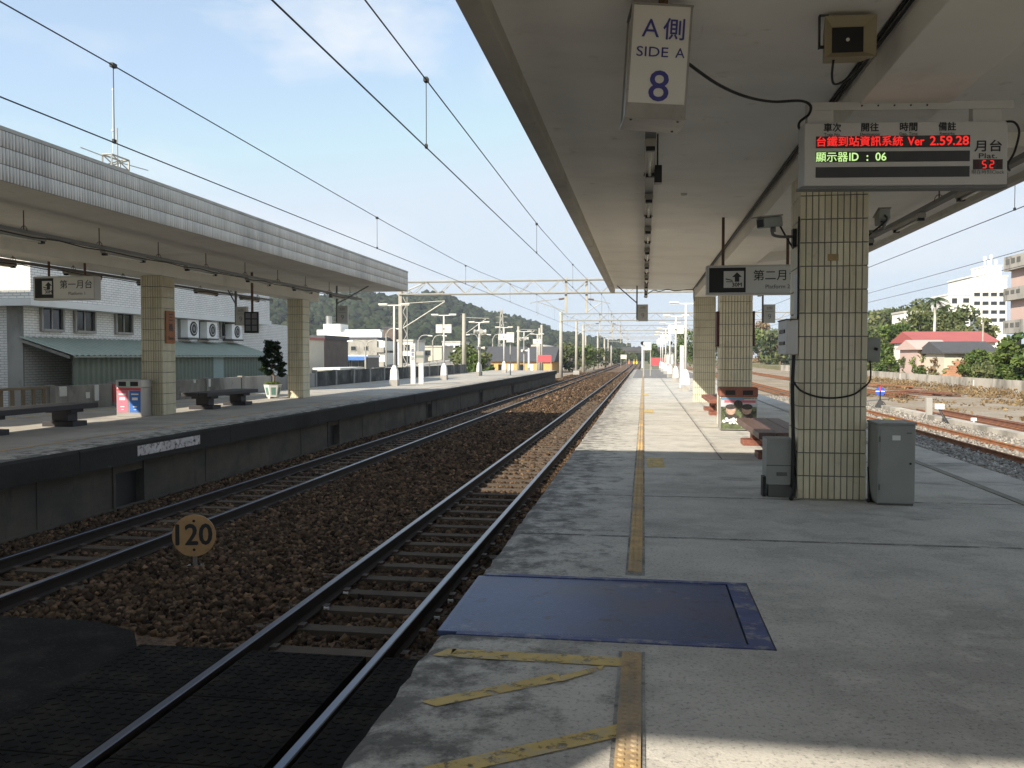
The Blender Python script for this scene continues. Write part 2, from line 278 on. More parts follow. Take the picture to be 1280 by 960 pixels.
M['pink'] = mat('pink_print', (0.55, 0.16, 0.22), var=0.05); M['blue_print'] = mat('blue_print', (0.05, 0.15, 0.45), var=0.05)
M['plate'] = mat('blue_painted_plate', (0.046, 0.076, 0.185), rough=0.42, metal=0.15, var=0.22, scale=1.8, stain=[((0.03,0.028,0.04), 6, 0.58, 0.66, 0.8), ((0.24,0.24,0.25), 2.3, 0.62, 0.67, 0.6), ((0.10,0.13,0.25), 30, 0.5, 0.66, 0.5), ((0.10,0.09,0.10), 1.2, 0.5, 0.64, 0.5), ((0.16,0.09,0.05), 14, 0.63, 0.68, 0.7)])
pn_ = M['plate'].node_tree; g_ = _n(pn_, 'ShaderNodeNewGeometry'); ck_ = _n(pn_, 'ShaderNodeTexChecker'); ck_.inputs['Scale'].default_value = 62.0; bp_ = _n(pn_, 'ShaderNodeBump'); bp_.inputs['Strength'].default_value = 0.35; bp_.inputs['Distance'].default_value = 0.004
pn_.links.new(g_.outputs['Position'], ck_.inputs['Vector']); pn_.links.new(ck_.outputs['Fac'], bp_.inputs['Height']); pn_.links.new(bp_.outputs[0], pn_.nodes['Principled BSDF'].inputs['Normal'])
M['plate_edge'] = mat('blue_worn_frame', (0.065, 0.08, 0.19), rough=0.6, var=0.3, scale=8, stain=[((0.27,0.27,0.26), 7, 0.5, 0.6, 0.8)])
M['yellow'] = wear(mat('worn_yellow_paint', (0.56, 0.41, 0.15), rough=0.85, var=0.2, scale=6, stain=[((0.36,0.35,0.30), 12, 0.5, 0.65, 0.6)]), 12, 0.37, 0.47)
M['tactile'] = mat('tactile_tile_tan', (0.46, 0.31, 0.14), rough=0.7, var=0.2, scale=6, objrand=0.12, stain=[((0.25,0.215,0.17), 0.9, 0.44, 0.60, 0.7), ((0.12,0.10,0.08), 9, 0.55, 0.7, 0.6)])
M['green_sheet'] = mat('green_corrugated_sheet', (0.155, 0.185, 0.145), rough=0.55, var=0.12, scale=0.8, stain=[((0.11,0.14,0.12), 0.6, 0.52, 0.7, 0.5, (1, 1, 0.3))])
M['green_roof'] = mat('green_sheet_roof', (0.26, 0.30, 0.25), rough=0.5, var=0.1)
M['wtile'] = brick_mat('white_wall_tile', (0.80, 0.77, 0.72), (0.76, 0.735, 0.69), (0.42, 0.41, 0.385), 0.28, 0.085, 0.010)
M['gtile'] = brick_mat('grey_wall_tile', (0.27, 0.27, 0.26), (0.23, 0.23, 0.23), (0.11, 0.11, 0.11), 0.28, 0.085, 0.012)
M['glass'] = mat('dark_window_glass', (0.02, 0.024, 0.026), rough=0.08, var=0.1, spec=0.6)
M['frame'] = mat('aluminium_frame', (0.30, 0.29, 0.27), rough=0.5, metal=0.3)
M['grey_conc'] = mat('weathered_concrete', (0.33, 0.315, 0.285), rough=0.95, var=0.25, scale=0.5, stain=[((0.10,0.095,0.085), 0.5, 0.48, 0.65, 0.75, (1, 1, 0.35)), ((0.06,0.06,0.055), 1.5, 0.58, 0.7, 0.6)])
M['yard_wall'] = mat('yard_wall_concrete', (0.40, 0.37, 0.32), rough=0.95, var=0.2, scale=0.5, stain=[((0.13,0.12,0.10), 0.45, 0.47, 0.62, 0.75, (1, 1, 0.5)), ((0.09,0.085,0.075), 1.2, 0.55, 0.7, 0.6, (1, 1, 0.25))])
M['fence_conc'] = mat('dark_fence_concrete', (0.10, 0.097, 0.09), rough=0.95, var=0.3, scale=0.8, objrand=0.2, stain=[((0.03,0.03,0.028), 0.9, 0.45, 0.6, 0.7, (1, 1, 0.6)), ((0.24,0.23,0.20), 1.4, 0.52, 0.66, 0.7, (1, 1, 0.5)), ((0.02,0.02,0.018), 0.7, 0.5, 0.6, 0.7)])
M['fence_post'] = mat('fence_post_concrete', (0.26, 0.25, 0.23), rough=0.95, var=0.3, scale=1.5)
M['white_wall'] = mat('white_plaster', (0.74, 0.73, 0.69), rough=0.9, var=0.07, scale=0.3, stain=[((0.5,0.47,0.42), 0.4, 0.52, 0.7, 0.4, (1, 1, 0.3))])
M['cream_wall'] = mat('cream_plaster', (0.55, 0.50, 0.40), rough=0.9, var=0.1, scale=0.4)
M['pink_wall'] = mat('pink_plaster', (0.50, 0.37, 0.33), rough=0.9, var=0.1, scale=0.4)
M['brown_wall'] = mat('brown_brick_wall', (0.13, 0.10, 0.085), rough=0.9, var=0.2, scale=1)
M['orange_wall'] = mat('orange_wall', (0.62, 0.36, 0.13), rough=0.9, var=0.1)
M['brick'] = mat('broken_brick', (0.42, 0.22, 0.13), rough=0.95, var=0.3, scale=1.5)
M['red_roof'] = mat('red_sheet_roof', (0.36, 0.095, 0.085), rough=0.6, var=0.1, scale=0.6)
M['dark_roof'] = mat('dark_grey_roof', (0.07, 0.07, 0.075), rough=0.8, var=0.15)
M['blue_awn'] = mat('blue_awning', (0.06, 0.16, 0.42), rough=0.6, var=0.1)
M['pole_conc'] = mat('concrete_pole', (0.36, 0.34, 0.29), rough=0.9, var=0.15, scale=1.5)
M['truss'] = mat('galvanised_truss', (0.36, 0.35, 0.31), rough=0.6, metal=0.3, var=0.15)
M['lamp_white'] = mat('lamp_post_white', (0.62, 0.61, 0.58), rough=0.5, var=0.05)
M['red_board'] = mat('red_board', (0.50, 0.08, 0.09), rough=0.6, var=0.1)
M['hyellow'] = mat('hazard_yellow', (0.62, 0.40, 0.03), rough=0.6, var=0.1); M['hblack'] = mat('hazard_black', (0.025, 0.025, 0.025), rough=0.6)
M['bark'] = mat('bark', (0.16, 0.12, 0.085), rough=0.95, var=0.3, scale=4)
M['leaf'] = leaf_mat('leaf_green', (0.04, 0.08, 0.02), (0.165, 0.215, 0.05))
M['leaf_dull'] = leaf_mat('leaf_dull', (0.055, 0.085, 0.03), (0.19, 0.20, 0.075))
M['leaf_dry'] = leaf_mat('leaf_dry', (0.16, 0.10, 0.05), (0.30, 0.22, 0.11))
M['leaf_dark'] = leaf_mat('leaf_dark', (0.014, 0.03, 0.012), (0.035, 0.06, 0.02), 0.1)
M['palm'] = leaf_mat('palm_leaf', (0.05, 0.09, 0.03), (0.13, 0.15, 0.05))
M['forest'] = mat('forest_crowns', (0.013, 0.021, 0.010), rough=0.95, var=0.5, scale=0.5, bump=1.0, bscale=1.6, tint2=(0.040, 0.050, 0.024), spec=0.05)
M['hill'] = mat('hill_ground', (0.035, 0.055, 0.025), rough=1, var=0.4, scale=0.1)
M['pot'] = mat('pot_white', (0.62, 0.62, 0.59), rough=0.4, var=0.08); M['pot_green'] = mat('pot_green_panel', (0.13, 0.25, 0.21), rough=0.4)
M['vest'] = mat('orange_vest', (0.75, 0.20, 0.06), var=0.1); M['vest_y'] = mat('yellow_vest', (0.75, 0.52, 0.04), var=0.1)
M['skin'] = mat('skin', (0.36, 0.21, 0.14), var=0.1)
M['signal_red'] = mat('signal_red', (0.55, 0.03, 0.04)); M['signal_blue'] = mat('signal_blue', (0.03, 0.09, 0.48))
M['paper'] = mat('paper_notice', (0.70, 0.70, 0.67), rough=0.8, var=0.05)

# ------------------------------------------------------------------ text
def text(s, size, parent, loc, m, rot=(math.pi/2, 0, 0), width=None, name='lettering', bold=0.0, align='CENTER'):
    cu = bpy.data.curves.new(name, 'FONT'); cu.body = s; cu.size = size; cu.align_x = align; cu.align_y = 'CENTER'; cu.resolution_u = 3
    t = bpy.data.objects.new('tmp', cu); C.objects.link(t)
    dg = bpy.context.evaluated_depsgraph_get(); me = bpy.data.meshes.new_from_object(t.evaluated_get(dg))
    bpy.data.objects.remove(t); bpy.data.curves.remove(cu)
    if width and len(me.vertices):
        co = np.zeros(len(me.vertices)*3, np.float32); me.vertices.foreach_get('co', co); co = co.reshape(-1, 3)
        sx = width/max(1e-6, np.ptp(co[:, 0])); co[:, 0] = (co[:, 0] - (co[:, 0].max()+co[:, 0].min())/2)*sx if align == 'CENTER' else (co[:, 0] - co[:, 0].min())*sx
        me.vertices.foreach_set('co', co.ravel())
    if bold and len(me.vertices):
        bm = bmesh.new(); bm.from_mesh(me); g0 = list(bm.faces)
        for i, (dx, dy) in enumerate(((bold, 0), (-bold, 0), (0, bold), (0, -bold))):
            d = bmesh.ops.duplicate(bm, geom=list(set(v for f in g0 for v in f.verts)) + g0)
            bmesh.ops.translate(bm, verts=[v for v in d['geom'] if isinstance(v, bmesh.types.BMVert)], vec=(dx*size, dy*size, .0003*(i+1)))
        bm.to_mesh(me); bm.free()
    me.name = name; me.materials.clear(); me.materials.append(m)
    return link(name, me, parent, loc=loc, rot=rot)

# ================================================================== LARGE STRUCTURE
PL, RAIL = 0.164, -0.76           # left platform top, running rail top (right platform top is z = 0)
YR, YG = -1.08, -1.25             # rail top and gravel of the yard on the right
struct(MB().box(-1100, 1100, -60, 1100, -1.9, -1.30).build('ground', M['ground']))
# --- ballast bed (two main lines) and yard gravel
b = MB(); ys = list(range(-14, 420, 6))
prof = [(-8.7, -0.97), (-8.0, -0.96), (-5.9, -0.96), (-4.7, -0.90), (-3.7, -0.96), (-1.5, -0.97), (-1.1, -1.0)]
for y0, y1 in zip(ys[:-1], ys[1:]):
    for (xa, za), (xb, zb) in zip(prof[:-1], prof[1:]): b.quad((xa,y0,za), (xb,y0,zb), (xb,y1,zb), (xa,y1,za))
bed = struct(b.build('ballast_bed', M['ballast_bed']))
b = MB(); b.quad((4.6,-14,YG), (26.6,-14,YG), (26.6,420,YG), (4.6,420,YG)); b.quad((-30,86,-0.99), (-8.7,86,-0.99), (-8.7,420,-0.99), (-30,420,-0.99))
struct(b.build('yard_gravel', M['yard']))

# --- right platform (swept, ragged left edge, recess for the steel plate)
EX, EXR = -1.145, 4.66
def sweep(b, ys, rag, zb=-1.30, x1=EXR, top_mi=0):
    rows = []
    for y in ys:
        j = (lambda a: random.uniform(-a, a)) if rag else (lambda a: 0)
        rows.append([(EX + 0.03 + j(.006), y, zb), (EX + 0.02 + j(.008), y, -0.22), (EX + j(.010), y, -0.07 + j(.015)), (EX + 0.022 + j(.012), y, -0.012 + j(.006)), (EX + 0.075 + j(.02), y, 0.0),
                     (EX + 0.30, y, 0.0), (x1, y, 0.0), (x1, y, zb)])
    n = len(rows[0]); vs = [p for r in rows for p in r]; fs = []; mi = []
    for i in range(len(rows)-1):
        for k in range(n-1): fs.append((i*n+k, i*n+k+1, (i+1)*n+k+1, (i+1)*n+k)); mi.append(1 if k < 3 else 0)
    fs += [tuple(range(n)), tuple(range((len(rows)-1)*n, len(rows)*n))]; mi += [1, 1]
    k0 = len(b.v); b.v += [Vector(p) for p in vs]; b.f += [tuple(i+k0 for i in f) for f in fs]; b.m += mi
b = MB()
sweep(b, [-12, -4, 0] + [1.5 + 0.11*i for i in range(29)] + [4.655], True)
sweep(b, [6.03 + 0.14*i for i in range(80)] + [17.5 + i*1.2 for i in range(70)], True)
b.box(0.70, EXR, 4.6553, 6.0297, -1.30, 0.0, 0); b.box(EX + 0.04, 0.6997, 4.6553, 6.0297, -1.30, -0.16, 1)
platform = struct(b.build('platform_right', [M['platform'], M['platform_edge']]))
# darker grey sheet over the far stretch of the platform top
pv = MB().box(EX + 0.35, EXR - 0.3, 62, 99, 0.0, 0.004).build('grey_patch', mat('platform_grey', (0.16, 0.155, 0.15), rough=0.95, var=0.2), platform)
# --- left platform: top, thick coping, recessed wall with refuge openings
LX = -8.27
b = MB(); b.box(-14.6, LX - 0.30, -12, 83, -1.30, PL); plat_l = struct(b.build('platform_left', M['coping_top']))
def coping(y0, y1):
    b = MB(); rows = []
    for i in range(int((y1-y0)/0.35) + 1):
        y = y0 + (y1-y0)*i/int((y1-y0)/0.35); j = random.uniform
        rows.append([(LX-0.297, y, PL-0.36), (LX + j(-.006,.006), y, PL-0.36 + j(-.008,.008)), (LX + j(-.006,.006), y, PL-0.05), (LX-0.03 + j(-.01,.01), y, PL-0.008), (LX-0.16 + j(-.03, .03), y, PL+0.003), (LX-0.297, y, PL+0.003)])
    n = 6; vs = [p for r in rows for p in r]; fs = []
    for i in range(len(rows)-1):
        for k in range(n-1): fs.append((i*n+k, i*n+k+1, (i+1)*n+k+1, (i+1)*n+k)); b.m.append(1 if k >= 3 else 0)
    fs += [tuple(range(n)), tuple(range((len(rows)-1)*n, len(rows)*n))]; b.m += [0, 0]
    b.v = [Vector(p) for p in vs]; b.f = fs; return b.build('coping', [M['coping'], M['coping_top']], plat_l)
yy = -12
while yy < 82.5: coping(yy, min(yy + 4.72, 83)); yy += 4.735
wz0, wz1 = -1.30, PL - 0.364
gaps = [(12.75, 13.55), (22.3, 23.1), (33, 33.8), (44, 44.8), (55, 55.8)]
b = MB(); cur = -12
for g0, g1 in gaps + [(83, 83)]:
    b.box(LX-0.2985, LX-0.17, cur, g0, wz0, wz1)
    if g1 > g0: b.box(LX-0.2985, LX-0.17, g0, g1, wz1-0.16, wz1)
    cur = g1
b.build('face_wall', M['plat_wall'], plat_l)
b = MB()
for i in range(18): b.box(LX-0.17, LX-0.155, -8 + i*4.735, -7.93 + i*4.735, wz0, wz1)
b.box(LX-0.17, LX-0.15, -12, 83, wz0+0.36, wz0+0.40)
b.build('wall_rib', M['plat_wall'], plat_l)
for g0, g1 in gaps:     # round-topped dark refuge holes under the platform
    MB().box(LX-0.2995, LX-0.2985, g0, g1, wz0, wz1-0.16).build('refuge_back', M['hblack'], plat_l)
    b = MB()
    for s, gx in ((-1, g0), (1, g1)): b.box(LX-0.17, LX-0.14, gx - 0.06 if s < 0 else gx, gx if s < 0 else gx + 0.06, wz0, wz1-0.02)
    b.build('refuge_frame', M['plat_wall'], plat_l)
p0 = onx(172, 577, LX+0.006); p1 = onx(250, 560, LX+0.006)
wm = wear(mat('white_edge_paint', (0.52, 0.48, 0.46), rough=0.9, var=0.2, scale=6, stain=[((0.28,0.2,0.19), 8, 0.5, 0.7, 0.6)]), 12, 0.33, 0.5)
MB().quad((LX+0.009, p0.y, PL-0.27), (LX+0.009, p1.y, PL-0.27), (LX+0.009, p1.y, PL-0.10), (LX+0.009, p0.y, PL-0.10)).build('painted_mark', wm, plat_l)
# warning line of the left platform
MB().box(LX-1.02, LX-0.94, -12, 82.5, PL+0.003, PL+0.007).build('warning_line', M['tactile'], plat_l)
MB().box(-13.9, -13.78, 6, 82.5, PL+0.002, PL+0.006).build('back_line', M['yellow'], plat_l)

# --- tactile strip on the right platform: each near tile a part with its studs
TX = -0.055
def tactile_mesh():
    b = MB(); b.box(-0.05, 0.05, 0, 0.296, 0, 0.007)
    for i in range(7):
        for x in (-0.024, 0.024): b.cyl((x, 0.021 + i*0.0425, 0.007), (x, 0.021 + i*0.0425, 0.0125), 0.0165, 0.010, 8)
    return b.mesh('tactile_tile', M['tactile'])
tm = tactile_mesh()
MB().box(TX-0.068, TX+0.068, 1.2, 4.52, 0.0, 0.003).build('strip_mortar', M['platform_edge'], platform)
MB().box(TX-0.068, TX+0.068, 6.12, 98, 0.0, 0.003).build('strip_mortar', M['platform_edge'], platform)
y = 1.2
while y < 4.3: link('tactile_tile', tm, platform, loc=(TX, y, 0.003)); y += 0.30
y = 6.2
while y < 19.6: link('tactile_tile', tm, platform, loc=(TX + random.uniform(-.002,.002), y, 0.003)); y += 0.30
stuff(MB().box(TX-0.05, TX+0.05, 19.7, 97, 0.003, 0.012).build('tactile_strip', M['tactile'], platform))
MB().box(3.90, 4.0, 1.2, 97, 0.0, 0.008).build('warning_line', mat('grey_line', (0.20, 0.185, 0.15), var=0.3, scale=3), platform)
jm = wear(mat('joint_tar', (0.21, 0.2, 0.185), rough=0.95, var=0.3, scale=8), 4, 0.38, 0.75)
for yj, wj in ((7.42, .05), (9.62, .035), (2.2, .02), (13.2, .02), (17, .02), (20.8, .02), (24.6, .02), (28.4, .02), (36, .03), (44, .03), (52, .03)): MB().box(EX+.09, EXR-.02, yj, yj+wj, 0.0, 0.0022).build('joint', jm, platform)
MB().box(1.15, 1.17, 13.22, 60, 0.0, 0.0021).build('joint', jm, platform)
# painted yellow marks
def paint(pts, z=0.005):
    vs = [onz(px, py, 0) for px, py in pts]; b = MB(); b.add([(v.x, v.y, z) for v in vs], [tuple(range(len(vs)))]); return b.build('painted_line', M['yellow'], platform)
paint([(526, 878), (545, 884), (702, 852), (697, 842)]); paint([(520, 962), (598, 962), (776, 922), (774, 906)])
paint([(566, 812), (562, 822), (795, 835), (800, 824)]); paint([(560, 812), (540, 820), (560, 822), (572, 812)])
paint([(700, 846), (702, 853), (752, 838), (756, 832)], 0.0055)
paint([(808, 573), (809, 584), (831, 584), (829, 573)]); paint([(805, 512), (805, 516), (817, 516), (816, 512)]); paint([(801, 492), (801, 494.5), (811, 494.5), (810, 492)])
# --- steel plate bridging the recess
pl = thing('steel_cover_plate', 'large flat blue painted steel plate set into the platform floor', 'cover plate', (-0.25, 5.33, -0.16))
b = MB((-0.25, 5.33, -0.16)); b.box(-1.15, 0.555, 4.725, 5.965, -0.028, -0.002); b.build('plate', M['plate'], pl, bev=0.004)
b = MB((-0.25, 5.33, -0.16))
for i in range(92):           # raised tread ribs
    x = -1.12 + i*0.018; b.box(x, x+0.0045, 4.76, 5.93, -0.002, -0.0009)
stuff(b.build('tread_pattern', M['plate'], pl))
for r in ((-1.03, 0.69, 4.665, 4.722), (-1.10, 0.69, 5.968, 6.02)): b = MB((-0.25, 5.33, -0.16)); b.box(r[0], r[1], r[2], r[3], -0.155, 0.004); b.build('frame', M['plate_edge'], pl)
b = MB((-0.25, 5.33, -0.16)); b.box(0.565, 0.69, 4.7225, 5.9675, -0.155, 0.003); b.build('frame', M['plate_edge'], pl)
b = MB((-0.25, 5.33, -0.16)); b.box(-0.9, 0.5, 4.75, 5.94, -0.160, -0.0285); b.build('bearer', M['cab_dark'], pl)

# ------------------------------------------------------------------ railway tracks
def rail_mesh(b, xc, ztop, y0, y1, h=0.155):
    prof = [(-.064, -h), (.064, -h), (.064, -h+.012), (.010, -h+.03), (.010, -.045), (.034, -.034), (.034, -.006), (.026, 0), (-.026, 0), (-.034, -.006), (-.034, -.034), (-.010, -.045), (-.010, -h+.03), (-.064, -h+.012)]
    n = len(prof); vs = [(xc+x, y, ztop+z) for y in (y0, y1) for x, z in prof]
    fs = [(i, (i+1) % n, n+(i+1) % n, n+i) for i in range(n)] + [tuple(range(n)), tuple(range(n, 2*n))]
    k = len(b.v); b.v += [Vector(v) for v in vs]; b.f += [tuple(i+k for i in f) for f in fs]; b.m += [1 if i in (6, 7, 8) else 0 for i in range(n)] + [0, 0]
def sleeper_mesh(m):
    b = MB(); b.ext([(-1.0, -.12, -.17), (-1.0, -.085, 0), (-1.0, .085, 0), (-1.0, .12, -.17)], (2.0, 0, 0))
    for s in (-1, 1):
        for q in (-1, 1): b.box(s*.5665 + q*.085 - .03, s*.5665 + q*.085 + .03, -.05, .05, 0, .028, 1)
    return b.mesh('sleeper', m)
sm = sleeper_mesh([M['sleeper'], M['clip']])
def track(label, xc, ztop, y0, y1, mats, y_ind, y_start):
    t = thing('railway_track', label, 'railway track', (xc, 0, ztop - .155 - .17))
    for s in (-1, 1):
        b = MB(t.location); rail_mesh(b, xc + s*.5665, ztop, y0, y1); b.build('rail', mats, t)
    y = y_start
    while y < y_ind: link('sleeper', sm, t, loc=(0, y, .17), rot=(0, 0, random.uniform(-.012, .012))); y += 0.595
    b = MB(t.location)
    while y < 130: b.box(xc-1, xc+1, y-.1, y+.1, ztop-.325, ztop-.155); y += 0.595
    stuff(b.build('far_sleepers', M['sleeper'], t)); return t
TC1, TC2, TC3 = -2.585, -6.69, 10.25
track('nearest railway track with shiny rails beside the right platform', TC1, RAIL, -12, 415, [M['rail_side'], M['rail_top']], 60, 4.45)
track('railway track running along the dark face of the left platform', TC2, RAIL, -12, 415, [M['rail_side'], M['rail_top']], 60, 4.2)
track('rusty orange railway track in the yard right of the platform', TC3, YR, -12, 415, [M['rail_rust'], M['rail_rust']], 70, 12)
track('second rusty track of the yard, short stretch seen past the pillars', 17.2, YR, 60, 415, [M['rail_rust'], M['rail_rust']], 90, 60)
# small pale bonds on the rails
for i, (px, py, xr, wh) in enumerate([(432, 737, TC1-.5665+.11, 'upper left'), (408, 755, TC1-.5665+.11, 'lower left'), (563, 744, TC1+.5665+.11, 'upper right'), (546, 764, TC1+.5665+.11, 'lower right')]):
    p = onx(px, py, xr); p.z = -0.90; b = MB(p)
    b.obox(p, (.055, .022, .016), (0, .1, .3)); b.cyl(p + Vector((.02, 0, -.03)), p + Vector((.02, 0, .012)), .008, n=6); b.cyl(p + Vector((-.02, 0, -.03)), p + Vector((-.02, 0, .012)), .008, n=6)
    o = b.build('rail_bond', M['paper']); o.location = p; tag(o, f'small pale rail bond on the nearest track, {wh} of the four', 'rail bond', 'rail bonds on the nearest track')
# crossing panels and asphalt, bottom left
x0 = thing('level_crossing', 'dark rubber crossing panels laid between and beside the rails', 'level crossing', (TC1, 5.2, -0.95))
for (xa, xb) in ((TC1-1.42, TC1-.62), (TC1-.47, TC1+.47), (TC1+.62, TC1+1.33)):
    for k in range(4):
        ya, yb = 6.38 - (k+1)*0.93, 6.38 - k*0.93 - 0.012
        b = MB(x0.location); b.box(xa, xb, ya, yb, -0.95, -0.772); pn = b.build('panel', M['rubber'], x0, bev=0.006)
        b = MB(x0.location)                       # raised tread studs
        ny = 12; nx = max(3, int((xb-xa)/.085))
        for i in range(nx):
            for j in range(ny):
                cx = xa + (i+.5)*(xb-xa)/nx; cy = ya + (j+.5)*(yb-ya)/ny
                b.obox((cx, cy, -.7725), (.052, .022, .012), (0, 0, .6 if (i+j) % 2 else -.6))
        stuff(b.build('tread', M['rubber'], pn))
b = MB(); pts = [(-8.0, -4), (-4.02, -4), (-4.02, 6.35), (-4.3, 6.75), (-4.8, 6.95), (-5.9, 6.95), (-8.0, 6.4)]
b.ext([(x, y, -0.96) for x, y in pts], (0, 0, 0.17)); struct(b.build('crossing_road', M['asphalt'], bev=0.03))

# ------------------------------------------------------------------ ballast stones (real stones, nobody could count them)
def stones(name, P, S, m, seed):
    r = np.random.default_rng(seed); n = len(P)
    cube = np.array([[-1,-1,-1],[1,-1,-1],[1,1,-1],[-1,1,-1],[-1,-1,1],[1,-1,1],[1,1,1],[-1,1,1]], float)
    var = cube[None]*(0.62 + 0.5*r.random((48, 8, 3)))
    K = var[r.integers(0, 48, n)]
    a = r.normal(size=(n, 4)); a /= np.linalg.norm(a, axis=1)[:, None]; q0, q1, q2, q3 = a.T
    Rm = np.stack([np.stack([1-2*(q2*q2+q3*q3), 2*(q1*q2-q0*q3), 2*(q1*q3+q0*q2)], -1), np.stack([2*(q1*q2+q0*q3), 1-2*(q1*q1+q3*q3), 2*(q2*q3-q0*q1)], -1), np.stack([2*(q1*q3-q0*q2), 2*(q2*q3+q0*q1), 1-2*(q1*q1+q2*q2)], -1)], 1)
    sc3 = S[:, None]*(0.55 + 0.7*r.random((n, 3)))
    V = np.einsum('nij,nkj->nki', Rm, K*sc3[:, None, :]) + P[:, None, :]
    fq = np.array([[0,3,2,1],[4,5,6,7],[0,1,5,4],[1,2,6,5],[2,3,7,6],[3,0,4,7]])
    Fc = (fq[None] + 8*np.arange(n)[:, None, None]).reshape(-1, 4)
    t = np.clip(r.beta(1.25, 3.4, n) + (r.random(n) < 0.025)*0.9, 0, 1.5)
    return stuff(link(name, np_mesh(name, V.reshape(-1, 3), Fc, m, np.repeat(t, 6))))
def bedz(x):
    return np.interp(x, [p[0] for p in prof], [p[1] for p in prof])
def scatter(n, x0, x1, y0, y1, smin, smax, power=1.0):
    x = RNG.uniform(x0, x1, n); y = y0 + (y1-y0)*RNG.random(n)**power; s = RNG.uniform(smin, smax, n)*(0.85 + 0.3*RNG.random(n)); return x, y, s
def main_ballast():
    xs, ys_, ss = [], [], []
    for a in ((46000, LX-.1, -1.15, 5.0, 17, .022, .036), (30000, LX-.1, -1.15, 17, 46, .028, .050), (26000, -9.5, -1.15, 46, 130, .05, .085)):
        x, y, s = scatter(*a, power=1.15); xs.append(x); ys_.append(y); ss.append(s)
    x = np.concatenate(xs); y = np.concatenate(ys_); s = np.concatenate(ss)
    keep = ~((x > -8.05) & (x < -1.2) & (y < 6.45)) | ((x > -4.0) & (x < -1.2) & (y > 6.42))
    keep &= ~((x < -4.0) & (y < 7.0) & (x > -8.05))
    for tc in (TC1, TC2):
        d = np.abs(np.abs(x - tc) - .5665); keep &= d > 0.085
        ph = ((y - (4.45 if tc == TC1 else 4.2) + .2975) % .595) - .2975
        keep &= ~((np.abs(x-tc) < .50) & (np.abs(ph) < .115) & (RNG.random(len(x)) > 0.22))
    x, y, s = x[keep], y[keep], s[keep]
    z = bedz(x) - 0.004 + RNG.uniform(-.012, .028, len(x))
    for tc in (TC1, TC2): z += np.where(np.abs(x-tc) < .5, -0.008, 0) + np.where((np.abs(x-tc) > .62) & (np.abs(x-tc) < 1.15), .022, 0)
    return np.stack([x, y, z], 1), s
P_, S_ = main_ballast(); stones('ballast_stones', P_, S_, M['stone'], 3)
x, y, s = scatter(26000, 4.75, 13.2, 14, 62, .03, .055, 1.5)
k = (np.abs(np.abs(x - TC3) - .5665) > 0.09); x, y, s = x[k], y[k], s[k]
stones('yard_stones', np.stack([x, y, YG + RNG.uniform(-.01, .03, len(x)) + 0], 1), s, M['stone_grey'], 4)

# ------------------------------------------------------------------ canopies
PY = [0.2, 9.7, 19.62, 29.5]; PX0, PX1, PDEP = 1.65, 2.36, 0.60
CE = 30.75; CL, CR, CZ = -1.18, 4.90, 3.77
cn = thing('platform_canopy', 'concrete canopy roof overhead covering the right platform', 'canopy', (2.0, 9.7, CZ))
o = cn.location
b = MB(o); b.add([(CL+.16, y, CZ+.15) for y in (-12, CE)] + [(PX0-.04, y, CZ+.05) for y in (-12, CE)] + [(PX1+.04, y, CZ+.05) for y in (-12, CE)] + [(CR-.12, y, CZ+.15) for y in (-12, CE)] +
      [(CL+.16, y, CZ+.52) for y in (-12, CE)] + [(CR-.12, y, CZ+.52) for y in (-12, CE)],
      [(0,2,3,1), (2,4,5,3), (4,6,7,5), (8,9,11,10), (0,8,10,6,4,2), (1,3,5,7,11,9), (0,1,9,8), (6,10,11,7)]); b.build('soffit_slab', M['soffit'], cn)
b = MB(o); b.box(CL, CL+.158, -12, CE, CZ, CZ+.55); b.build('edge_beam', M['fascia_edge'], cn, bev=.01)
b = MB(o); b.box(CR-.118, CR, -12, CE, CZ+.06, CZ+.55); b.build('edge_beam', M['fascia_edge'], cn, bev=.01)
b = MB(o); b.box(PX0+.01, PX1-.01, -12, CE-.3, 3.52, CZ+.052); b.build('long_beam', M['beam'], cn, bev=.008)
for yb in PY[:-1]:
    b = MB(o)
    b.ext([(PX1-.012, yb+.06, 3.6), (PX1-.012, yb+.06, CZ+.06), (CR-.2, yb+.06, CZ+.16), (CR-.2, yb+.06, CZ+.03)], (0, .5, 0)); b.build('cross_beam', M['beam'], cn)
# left canopy
LCE, LCX, LCX0, LB, LT = 29.75, -8.28, -14.7, 3.82, 4.49
cl = thing('platform_canopy', 'concrete canopy with white tiled fascia above the left platform', 'canopy', (-11.4, 18, LB)); o = cl.location
b = MB(o); b.box(LCX0, LCX, -12, LCE, LB+.012, LT); b.build('roof_slab', M['soffit'], cl)
b = MB(o); b.box(-11.66, -11.08, -12, LCE-1.2, 3.42, LB+.014); b.build('long_beam', M['beam'], cl, bev=.01)
b = MB(o); b.box(LCX0, LCX+.02, -12, LCE+.02, LT, LT+.05); b.build('roof_cap', M['fascia_edge'], cl)
b = MB(o); b.box(LCX, LCX+.008, -12, LCE+.008, LB+.012, LT); b.box(LCX0, LCX+.008, LCE, LCE+.008, LB+.012, LT); b.build('fascia_backing', M['grout'], cl)
V = []; Fq = []; rows = [LB + .008 + i*(LT-LB-.01)/3 for i in range(4)]
ny = int((LCE + 4)/0.062)
